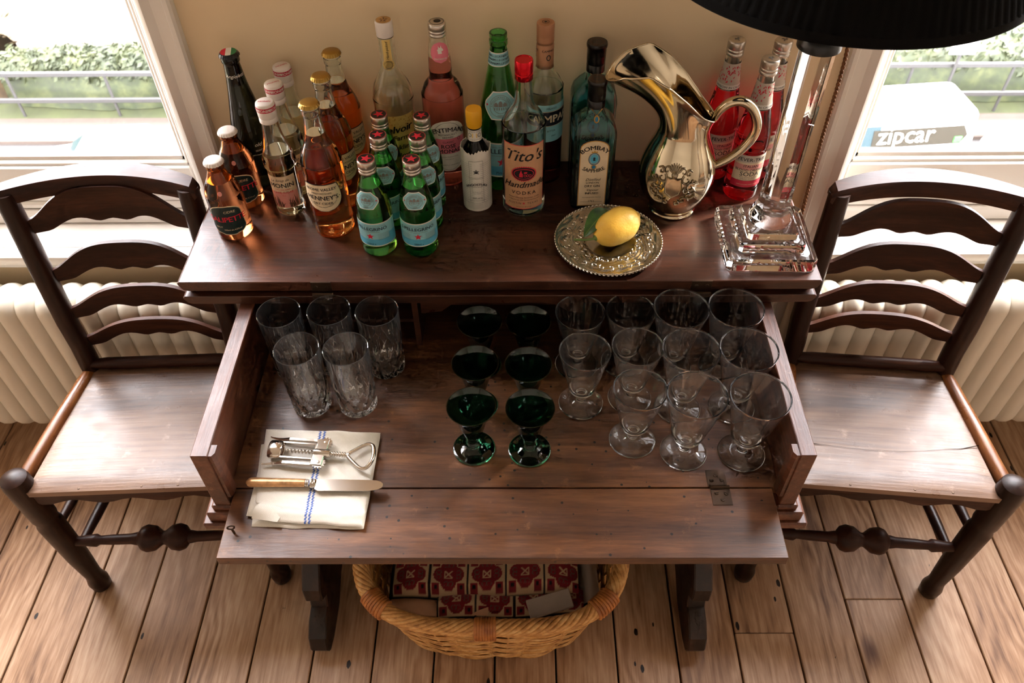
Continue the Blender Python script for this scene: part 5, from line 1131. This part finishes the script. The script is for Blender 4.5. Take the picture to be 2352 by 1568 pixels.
# ------------------------------------------------------------------ glass lamp
def lamp():
    X, Y = .4235, 1.0755; t = thing('glass_table_lamp', 'cut glass column table lamp with black pleated shade on the desk lid', 'lamp', (X, Y, ZT + .0005), radians(-1))
    N = 64
    def sq(h, z, c=.0035):
        pts = []
        for k in range(N):
            a = 2 * pi * (k + .5) / N; q = 1 / max(abs(cos(a)), abs(sin(a))); x, y = cos(a) * q, sin(a) * q; m = max(abs(x), abs(y)); m2 = min(abs(x), abs(y)); f = 1 - c / h * max(0, (m2 - .9) / .1) * .5
            pts.append((x * h * f, y * h * f, z))
        return pts
    def flute(h0, h1, z0, z1, n=5, d=.0018):      # radial cuts across a step
        out = []
        for i in range(1, n):
            q = i / n; pts = sq(h0 + (h1 - h0) * q, z0 + (z1 - z0) * q); out.append([(x, y, z - (d * (1 if k % 2 else 0) * sin(pi * q))) for k, (x, y, z) in enumerate(pts)])
        return out
    def circ(r, z, n=0):
        pts = []
        for k in range(N):
            a = 2 * pi * (k + .5) / N; rr = r
            if n: u = (a * n / (2 * pi)) % 1 - .5; rr = r * cos(pi / n) / cos(u * 2 * pi / n)
            pts.append((rr * cos(a), rr * sin(a), z))
        return pts
    S = [sq(.0735, 0), sq(.0745, .0015), sq(.0745, .0225), sq(.0720, .0250)] + flute(.0720, .0560, .0250, .0255) + [sq(.0560, .0256), sq(.0550, .0262), sq(.0545, .0400), sq(.0530, .0412)] + flute(.0530, .0420, .0412, .0415) + [sq(.0420, .0416), sq(.0415, .0420), sq(.0410, .0530), sq(.0398, .0542), sq(.0360, .0544), circ(.0345, .0545)]
    obj('glass_base', MB().loft(S, True, False), 'crystal', t, 25)
    K = [circ(.0345, .0545), circ(.0360, .0590), circ(.0352, .0680), circ(.0310, .0760), circ(.0285, .0840, 10), circ(.0270, .0960, 10), circ(.0264, .1200, 10), circ(.0262, .200, 10), circ(.0264, .300, 10), circ(.0266, .355, 10), circ(.0266, .3600, 10)]
    obj('glass_column', MB().loft(K, False, True), 'crystal', t, 25)
    cp = MB().lathe([(.0275, .3605), (.0310, .3612), (.0310, .3680), (.0280, .3780), (.0200, .3860), (.0140, .3920), (.0140, .4400), (0, .4400)], 36); cp.lathe([(0, .3605), (.0275, .3605)], 36); obj('collar', cp, 'cap_black', t, 50)
    obj('lamp_holder', MB().lathe([(0, .440), (.018, .440), (.018, .475), (.014, .480), (.024, .51), (.028, .54), (.022, .565), (0, .575)], 24), 'ink_white', t, 50)
    simple('shade_black', srgb(5, 5, 5), .9, spec=.15, var=.3, scale=40, bump=.2, bscale=400)
    z0, z1, r0, r1 = .4850, .700, .2380, .150; n = 360; off = (-.008, -.010)
    V = []; F = []
    for (r, z, e) in ((r0, z0, 0), (r0, z0 + .012, 0), (r0 - .001, z0 + .013, 1), ((r0 + r1) / 2, (z0 + z1) / 2, 1), (r1, z1, 1)):
        for k in range(n):
            a = 2 * pi * k / n; d = .0016 * (1 if k % 3 == 0 else -.4) * e; V.append(((r + d) * sin(a) + off[0], -(r + d) * cos(a) + off[1], z))
    for (r, z) in ((r1 - .0025, z1), (r0 - .004, z0 + .001)):
        for k in range(n): a = 2 * pi * k / n; V.append((r * sin(a) + off[0], -r * cos(a) + off[1], z))
    for i in range(6):
        for k in range(n): k2 = (k + 1) % n; F.append([i * n + k, i * n + k2, (i + 1) * n + k2, (i + 1) * n + k])
    for k in range(n): k2 = (k + 1) % n; F.append([6 * n + k, 6 * n + k2, k2, k])
    sh = obj('lamp_shade', MB().add(V, F), 'shade_black', t, 30)
    fr = MB()
    for k in range(3): a = k * 2.094 + .4; fr.tube([(0, 0, .50), (.12 * sin(a), .12 * cos(a), .53), ((r0 - .03) * sin(a) + off[0], (r0 - .03) * cos(a) + off[1], .56)], .0022, 6)
    obj('shade_carrier', fr, 'dark_iron', t, 60)
    simple('cord_brown', srgb(110, 66, 30), .8, var=.3, scale=300)
    kn = [(.0120, .0100, .405), (.0350, .0300, .390), (.0530, .0430, .365), (.0620, .0490, .325), (.0670, .0550, .265), (.0715, .0640, .200), (.0780, .0750, .125), (.0845, .0840, .055), (.0875, .0860, .012), (.0885, .0865, -.010), (.0885, .0870, -.035), (.0800, .0800, -.100), (.0760, .0780, -.230), (.0800, .0900, -.500), (.0900, .1100, -.800)]
    pts = []
    for i in range(len(kn) - 1):
        p0, p1, p2, p3 = (Vector(kn[max(0, i - 1)]), Vector(kn[i]), Vector(kn[i + 1]), Vector(kn[min(len(kn) - 1, i + 2)]))
        for k in range(14):
            q = k / 14; pts.append((2 * q ** 3 - 3 * q * q + 1) * p1 + (q ** 3 - 2 * q * q + q) * (p2 - p0) / 2 + (-2 * q ** 3 + 3 * q * q) * p2 + (q ** 3 - q * q) * (p3 - p1) / 2)
    c = MB(); L = 0; ph = []
    for i, p in enumerate(pts): L += (p - pts[i - 1]).length if i else 0; ph.append(L)
    fine = []; 
    for i in range(len(pts) - 1):
        for k in range(3): fine.append((pts[i].lerp(pts[i + 1], k / 3), ph[i] + (ph[i + 1] - ph[i]) * k / 3))
    for s in (0, pi): c.tube([p + Vector((cos(l * 420 + s), sin(l * 420 + s), 0)) * .0016 for p, l in fine], .0018, 6)
    obj('flex', c, 'cord_brown', t, 60, label='brown twisted fabric flex')
lamp()
# ------------------------------------------------------------------ folded towel, corkscrew and knife
def towel():
    n = NT('linen'); a = n.new('ShaderNodeVertexColor'); a.layer_name = 'print'; co = n.coords()
    wv = n.new('ShaderNodeTexWave', wave_type='BANDS', bands_direction='DIAGONAL'); wv.inputs['Scale'].default_value = 260; wv.inputs['Distortion'].default_value = 2.0; n.ln(co, wv.inputs['Vector'])
    f = n.noise(co, 500, 3); n.set(col=n.mix(n.math('MULTIPLY', f, .18), a.outputs[0], srgb(150, 130, 105)), rough=.9, sheen=.3, spec=.15); n.bump(n.math('ADD', wv.outputs['Fac'], f), .35, .0007)
    t = thing('folded_towel', 'folded cream linen towel with two blue stripes under the corkscrew', 'towel', (-.325, .70, ZF))
    cream = srgb(248, 241, 230)[:3]; blue = srgb(58, 104, 190)[:3]
    def layer(name, c, z0, z1, stripe, seed, curl=0):
        # c: four corners (front-left, front-right, back-right, back-left) in room coordinates
        nx, ny = 110, 100; C = [Vector((x + .325, y - .70, 0)) for x, y in c]; m = MB(); cols = []
        def P(u, v):
            p = C[0].lerp(C[1], u).lerp(C[3].lerp(C[2], u), v); e = min(u, 1 - u, v, 1 - v); k = min(1, e * 16)
            z = z0 + (z1 - z0) * (1 - (1 - k) ** 2) ** .5
            z += .0011 * mnoise.noise((p.x * 26 + seed, p.y * 40, seed)) * k + .0006 * mnoise.noise((p.x * 90, p.y * 120 + seed, 1)) * k
            p.x += .0016 * mnoise.noise((v * 5, seed, 0)) * (1 if u < .5 else -1); p.y += .0030 * mnoise.noise((u * 4, seed, 5))
            if stripe and v < .20: z += .0022 * exp(-((v - .07 - .03 * u) / .035) ** 2) + .0014 * exp(-((v - .15 + .02 * u) / .02) ** 2)
            if curl and u < .18 and v < .2: q = (1 - u / .18) * (1 - v / .2); z += .006 * q; p.x += .016 * q; p.y += .012 * q
            return (p.x, p.y, z)
        for j in range(ny + 1):
            for i in range(nx + 1):
                u, v = i / nx, j / ny; m.v.append(P(u, v)); w = u * .185
                s = stripe and any(abs(w - q - .0006 * (1 if int(v * 70) % 2 else -1)) < .0019 for q in (.0890, .0955))
                cols.append(blue if s else cream)
        for j in range(ny):
            for i in range(nx): a_ = j * (nx + 1) + i; m.f.append([a_, a_ + 1, a_ + nx + 2, a_ + nx + 1]); m.m.append(0)
        k = len(m.v); b = [(x, y, z0) for x, y, z in (m.v[0], m.v[nx], m.v[-1], m.v[ny * (nx + 1)])]; m.v += b; m.f.append([k + 3, k + 2, k + 1, k]); m.m.append(0); cols += [cream] * 4
        m.c = cols; obj(name, m, 'linen', t, 180)
    layer('bottom_fold', [(-.4050, .6135), (-.2350, .6090), (-.2295, .7770), (-.4230, .7640)], .0004, .0045, False, 3)
    layer('middle_fold', [(-.4160, .6300), (-.2370, .6120), (-.2290, .7800), (-.4150, .7800)], .0040, .0075, False, 9)
    layer('top_fold', [(-.4040, .6200), (-.2345, .6080), (-.2285, .7820), (-.4185, .7900)], .0072, .0112, True, 15, 1)
    # turned-up corner
    T = MB(); T.grid(12, 8, lambda u, v: (-.4040 + .325 + .040 * u + .010 * v, .6210 - .70 + .030 * v - .006 * u, .0080 + .010 * sin(pi * min(1, v * 1.1)) * (1 - u) + .0035)); T.c = [cream] * len(T.v); obj('turned_corner', T, 'linen', t, 180)
towel()
ZC = ZF + .0128
def corkscrew():
    t = thing('winged_corkscrew', 'chrome winged corkscrew lying on the striped towel', 'corkscrew', (-.3135, .7320, ZC), radians(-5))
    def tx(mb, y=0): return mb.xf(lambda p: (p.z, p.y + y, p.x))          # lathe axis z -> along x
    obj('barrel', tx(MB().lathe([(.0030, -.0130), (.0062, -.0130), (.0066, -.0120), (.0066, .0120), (.0060, .0130), (.0030, .0130)], 24)).xf(lambda p: (p.x, p.y, p.z + .0090)), 'steel', t, 40)
    bell = MB().lathe([(.0130, -.0850), (.0150, -.0850), (.0165, -.0830), (.0165, -.0700), (.0150, -.0660), (.0120, -.0640), (.0110, -.0660), (.0130, -.0700), (.0130, -.0850)], 32); obj('bell', tx(bell).xf(lambda p: (p.x, p.y, p.z * .62 + .0105)), 'steel', t, 40)
    fr = MB()
    for s in (-1, 1): fr.box(-.0680, -.0120, s * .0138 - .0018, s * .0138 + .0018, .0065, .0125, bev=.0008); fr.box(-.0140, -.0100, min(s * .004, s * .0155), max(s * .004, s * .0155), .0065, .0125, bev=.0008)
    obj('frame', fr, 'steel', t, 35)
    wm = MB().tube([(-.0120 - i * .00055, .0026 * cos(i * .62) * min(1, i / 8) * (1 if i < 84 else max(0, (96 - i) / 12)), .0090 + .0026 * sin(i * .62) * min(1, i / 8)) for i in range(92)], [.0013 * (1 if i < 80 else max(.15, (92 - i) / 12)) for i in range(92)], 7); obj('worm', wm, 'steel', t, 60)
    sp = [(.0026, .0125)]
    for k in range(6): z = .0140 + k * .0042; sp += [(.0026, z), (.0044, z + .0010), (.0044, z + .0024), (.0026, z + .0034)]
    obj('rack_shaft', tx(MB().lathe(sp + [(.0028, .0420), (.0040, .0440), (0, .0445)], 18)).xf(lambda p: (p.x, p.y, p.z + .0090)), 'steel', t, 40)
    rg = [(.0430, .0035), (.0520, .0120), (.0640, .0215), (.0720, .0235), (.0780, .0200), (.0815, .0080), (.0815, -.0060), (.0775, -.0170), (.0725, -.0225), (.0640, -.0215), (.0520, -.0120), (.0430, -.0035), (.0415, 0)]
    pts = []
    for i in range(len(rg)):
        a, b, c, d = rg[i - 1], rg[i], rg[(i + 1) % len(rg)], rg[(i + 2) % len(rg)]
        for k in range(3): q = k / 3; pts.append(tuple(((2 * q ** 3 - 3 * q * q + 1) * b[j] + (q ** 3 - 2 * q * q + q) * (c[j] - a[j]) / 2 + (-2 * q ** 3 + 3 * q * q) * c[j] + (q ** 3 - q * q) * (d[j] - b[j]) / 2) for j in (0, 1)) + (.0085,))
    obj('bottle_opener_handle', MB().tube(pts, .0026, 10, loop=True, sq=1.25), 'steel', t, 60)
    for s in (-1, 1):
        yc = s * .0190; xc = .0010 if s > 0 else -.0010; teeth = []
        for k in range(44):
            a = radians(-150 + 300 * k / 43) if True else 0; r = .0108 if (k % 4) in (1, 2) else .0086; teeth.append((xc + r * cos(a - (pi * .0)), yc + r * sin(a)))
        gear = MB().prism(teeth, .0060, .0105, 'z')
        gear.box(-.060, -.004, min(yc, yc + s * .0065), max(yc, yc + s * .0065), .0058, .0108, bev=.0012)
        nt = 12; secs = []
        for i in range(nt + 1):
            q = i / nt; x = -.058 - .034 * q; w = .0036 * (1 - .75 * q); z = .0085 - .004 * sin(q * 2.2) ; y = yc + s * (.0032 + .004 * q * q); secs.append([(x, y - w, z - .0012), (x, y + w, z - .0012), (x, y + w, z + .0010), (x, y, z + .0022), (x, y - w, z + .0010)])
        gear.loft(secs); lv = obj('lever', gear, 'steel', t, 30, recalc=True)
        obj('bracket', MB().box(xc - .013, xc + .0055, min(s * .004, yc + s * .0055), max(s * .004, yc + s * .0055), .0106, .0122, bev=.0006), 'steel', t, 30)
        obj('rivet', MB().lathe([(.0024, 0), (.0020, .0012), (0, .0016)], 14, loc=(xc, yc, .0122)), 'silver_worn', lv, 50)
corkscrew()
def knife():
    simple('old_bone', srgb(190, 142, 96), .3, .45, var=.35, scale=90)
    t = thing('table_knife', 'old table knife with tarnished reeded handle across the striped towel', 'knife', (-.3160, .6790, ZC + .0004), radians(-1))
    secs = []
    for i in range(31):
        q = i / 30; x = -.1080 + .092 * q; e_ = sqrt(max(.02, 1 - (1 - min(1, q * 9 + .05)) ** 2)); w = .0088 * e_ * (1 - .22 * q); h = .0046 * e_; ring_ = []
        for k in range(20): a = 2 * pi * k / 20; f = 1 - .06 * (1 if k % 5 == 2 else 0); ring_.append((x, w * cos(a) * f, .0050 + h * sin(a) * f))
        secs.append(ring_)
    obj('handle', MB().loft(secs), 'old_bone', t, 60, recalc=True)
    fr = MB()
    for x, r in ((-.0165, .0058), (-.0140, .0062), (-.0115, .0060), (-.0060, .0074), (-.0010, .0070)): fr.lathe([(0, -.0013), (r, -.0010), (r * 1.05, 0), (r, .0010), (0, .0013)], 18); n = 18 * 3 + 2; fr.v[-n:] = [(x + z, y_, .0050 + x_ * .62) for x_, y_, z in fr.v[-n:]]
    fr.box(-.0085, .0008, -.0085, .0060, .0020, .0080, bev=.002); obj('ferrule', fr, 'steel', t, 50)
    top = [(0, .0065)] + [(x / 1000, .0065 + .0005 * sin(x / 30)) for x in range(10, 90, 8)] + [(.094, .0060), (.101, .0040), (.1050, .0005)]
    bot = [(.1055, -.0030), (.1035, -.0070), (.098, -.0105), (.084, -.0132), (.050, -.0140), (.020, -.0142), (.006, -.0142), (0, -.0110)]
    obj('blade', MB().prism(top + bot, .0042, .0056, 'z', bev=.0003), 'steel', t, 30)
knife()

# ------------------------------------------------------------------ wicker basket and its cloths
def basket():
    n = NT('wicker'); co = n.coords(); f = n.noise(n.coords((1, 1, 3)), 40, 4, .6); n.set(col=n.ramp(f, (.3, srgb(150, 98, 48)), (.5, srgb(208, 152, 86)), (.72, srgb(234, 190, 126))), rough=.45); n.bump(n.noise(co, 300, 3), .2, .0008)
    n = NT('wicker_dark'); f = n.noise(n.coords(), 50, 4, .6); n.set(col=n.ramp(f, (.3, srgb(140, 78, 34)), (.7, srgb(200, 128, 64))), rough=.4)
    X, Y = -.060, .862; t = thing('wicker_basket', 'oval wicker basket under the desk holding folded cloths', 'basket', (X, Y, 0))
    def outl(hw, hd, z, a, e=3.2):
        c, s = cos(a), sin(a); r = (abs(c) ** e + abs(s) ** e) ** (-1 / e); return Vector((hw * r * c, hd * r * s, z))
    HW = lambda z: .205 + .062 * (z / .225) ** .8; HD = lambda z: .185 + .030 * (z / .225)
    ns = 44
    st = MB()
    for k in range(ns): a = 2 * pi * k / ns; st.tube([outl(HW(z), HD(z), z, a) for z in (.004, .06, .12, .18, .225)], .0032, 6)
    o = obj('stakes', st, 'wicker', t, 60); o['kind'] = 'stuff'
    wv = MB(); rows = 34
    for r in range(rows):
        z = .006 + r * .0064; pts = []; m = 176
        grp = (r // 3) % 2
        for k in range(m):
            a = 2 * pi * k / m; p = outl(HW(z), HD(z), z, a); d = Vector((p.x, p.y, 0)).normalized(); ph = cos(a * ns / 4 + (pi if grp else 0)); p += d * (.0042 * ph); p.z += .0016 * sin(a * 7 + r) + .0030 * sin(a * ns / 4 + r % 3); pts.append(p)
        wv.tube(pts, .0031, 5, loop=True)
    o = obj('weave', wv, 'wicker', t, 60); o['kind'] = 'stuff'
    obj('basket_floor', MB().lathe([(0, .006), (1, .006), (1, .012), (0, .012)], 48).xf(lambda p: Vector((0, 0, p.z)) + (outl(HW(0) * .97, HD(0) * .97, 0, atan2(p.y, p.x)) if p.x or p.y else Vector())), 'wicker_dark', t, 0)
    def rim_pt(a, lift=True): 
        z = .228 + .0; p = outl(.270, .217, z, a); p.z += .030 * max(0, abs(cos(a)) - .55) ** 1.2; return p
    for s in range(9):
        pts = []; m = 260
        for k in range(m):
            a = 2 * pi * k / m; p = rim_pt(a); d = Vector((p.x, p.y, 0)).normalized(); q = a * 13 + s * 2 * pi / 9; pts.append(p + d * (.0125 * cos(q)) + Vector((0, 0, .0125 * sin(q))))
        obj('rim_strand', MB().tube(pts, .0050, 7, loop=True), 'wicker', t, 60)
    for a in (pi * 1.24, pi * 1.76, pi * 1.5 - .03, pi * .24, pi * .76):
        b = MB(); front = abs(a - pi * 1.5) < .1
        for k in range(8):
            aa = a + (k - 3.5) * (.019 if front else .022); p = rim_pt(aa); q = rim_pt(aa + .01); tg = (q - p).normalized(); d = Vector((p.x, p.y, 0)).normalized(); e = tg.cross(d).normalized(); d = e.cross(tg)
            b.tube([p + d * (.0190 * cos(w)) + e * (.0190 * sin(w) * (1.25 if front else 1)) - Vector((0, 0, .006 if front else 0)) for w in [i * pi / 8 for i in range(16)]], .0036, 6, loop=True)
        obj('binding', b, 'wicker_dark', t, 60)
    # patterned cloth
    red = srgb(134, 22, 32)[:3]; dk = srgb(26, 14, 16)[:3]; cr = srgb(206, 172, 132)[:3]; gr = srgb(96, 84, 70)[:3]
    def motif(x, y):                              # x, y in -1..1 inside one square
        ax, ay = abs(x), abs(y); m = max(ax, ay)
        if m > .94: return dk
        if m > .86: return cr
        c = sqrt((ax - .70) ** 2 + (ay - .70) ** 2)
        if max(abs(ax - .66), abs(ay - .66)) < .20: return dk if max(abs(ax - .66), abs(ay - .66)) < .08 else red
        if ax < .22 and ay < .22: return cr if (abs(ax - ay) < .05 or m > .19) else red
        lob = (sqrt((ax - .42) ** 2 + ay ** 2 * .8) < .38) or (sqrt(ax ** 2 * .8 + (ay - .42) ** 2) < .38) or m < .45
        if lob:
            for (px_, py_) in ((.52, .12), (.12, .52)):
                q = sqrt((ax - px_) ** 2 + (ay - py_) ** 2)
                if .10 < q < .135: return gr
            return red
        return cr
    def cloth(name, label, fn, nx, ny, sx, sy, loc, cat='cloth'):
        m = MB(); m.c = []
        for j in range(ny + 1):
            for i in range(nx + 1):
                u, v = i / nx, j / ny; m.v.append(fn(u, v)); X_, Y_ = u * sx, v * sy; m.c.append(motif((X_ % 1) * 2 - 1, (Y_ % 1) * 2 - 1))
        for j in range(ny):
            for i in range(nx): a = j * (nx + 1) + i; m.f.append([a, a + 1, a + nx + 2, a + nx + 1]); m.m.append(0)
        k = len(m.v)
        m.v += [(x, y, z - .006) for x, y, z in m.v[:k]]; m.c += m.c[:k]; m.f += [[i + k for i in q[::-1]] for q in m.f[:]]; m.m += [0] * (len(m.f) - len(m.m))
        o = obj(name, m, 'printed_cloth', None, 180, loc=loc); return tag(o, label, cat)
    def f1(u, v):
        x = -.205 + .385 * u; y = -.130 + .235 * v; e = min(1, min(u, 1 - u) * 9); ef = min(1, v * 12)
        z = .160 + .042 * (1 - (1 - ef) ** 2) * (.55 + .45 * e) + .006 * sin(u * 7 + 1) * (1 - v * .5) + .004 * sin(u * 3 - v * 4); return (x, y - .004 * sin(u * 6), z)
    cloth('patterned_cloth', 'red and cream cross stitch patterned cloth folded on top in the basket', f1, 200, 120, 4.9, 2.95, (X, Y, 0))
    def f2(u, v):
        x = -.110 + .300 * u; y = -.172 + .050 * v; z = .158 + .018 * sin(pi * v) * (1 - .5 * u) + .006 * sin(u * 9) + .012 * v; return (x, y + .012 * u, z)
    cloth('patterned_cloth', 'lower folded red patterned cloth edge showing against the basket front', f2, 150, 26, 3.8, .75, (X, Y, 0))
    simple('peach_cloth', srgb(200, 152, 116), .85, var=.08, bump=.2, bscale=500); simple('grey_cloth', srgb(176, 160, 146), .7, var=.06, bump=.15)
    pc = MB().grid(40, 12, lambda u, v: (-.205 + .200 * u, -.166 + .036 * v, .166 + .016 * sin(pi * v) ** .7 * (1 - .7 * u) + .004 * sin(u * 8))); pc.grid(40, 12, lambda u, v: (-.205 + .200 * u, -.166 + .036 * v, .150), flip=True)
    tag(obj('peach_cloth', pc, 'peach_cloth', None, 180, loc=(X, Y, 0)), 'plain peach cloth rolled along the left front inside the basket', 'cloth')
    gc = MB().grid(14, 40, lambda u, v: (.186 + .040 * u - .01 * v, -.140 + .25 * v, .150 + .050 * sin(pi * (u * .8 + .1)) * (.5 + .5 * v) + .004 * sin(v * 11))); gc.grid(14, 40, lambda u, v: (.186 + .040 * u - .01 * v, -.140 + .25 * v, .120), flip=True)
    tag(obj('grey_cloth', gc, 'grey_cloth', None, 180, loc=(X, Y, 0)), 'grey cloth tucked down the right inside of the basket', 'cloth')
    nb = MB().box(-.045, .045, -.020, .020, -.004, .004, bev=.0015).xf(lambda p: (p.x * cos(.25) - p.y * sin(.25) + .120, p.x * sin(.25) + p.y * cos(.25) - .152, p.z + .192 + p.x * .10)); tag(obj('folded_paper', nb, 'grey_cloth', None, 20, loc=(X, Y, 0)), 'pale folded flat packet by the front right of the basket', 'paper')
    ln = MB().grid(30, 20, lambda u, v: (-.215 + .43 * u, -.165 + .33 * v, .148 + .006 * sin(u * 9) * sin(v * 7))); ln.grid(30, 20, lambda u, v: (-.15 + .30 * u, -.12 + .24 * v, .020), flip=True)  # added dark fill: shade of the basket's inside put in as colour
    tag(obj('shade_fill', ln, 'gap_dark', None, 180, loc=(X, Y, 0)), 'dark sheet added for the shade inside the basket', 'cloth')
basket()
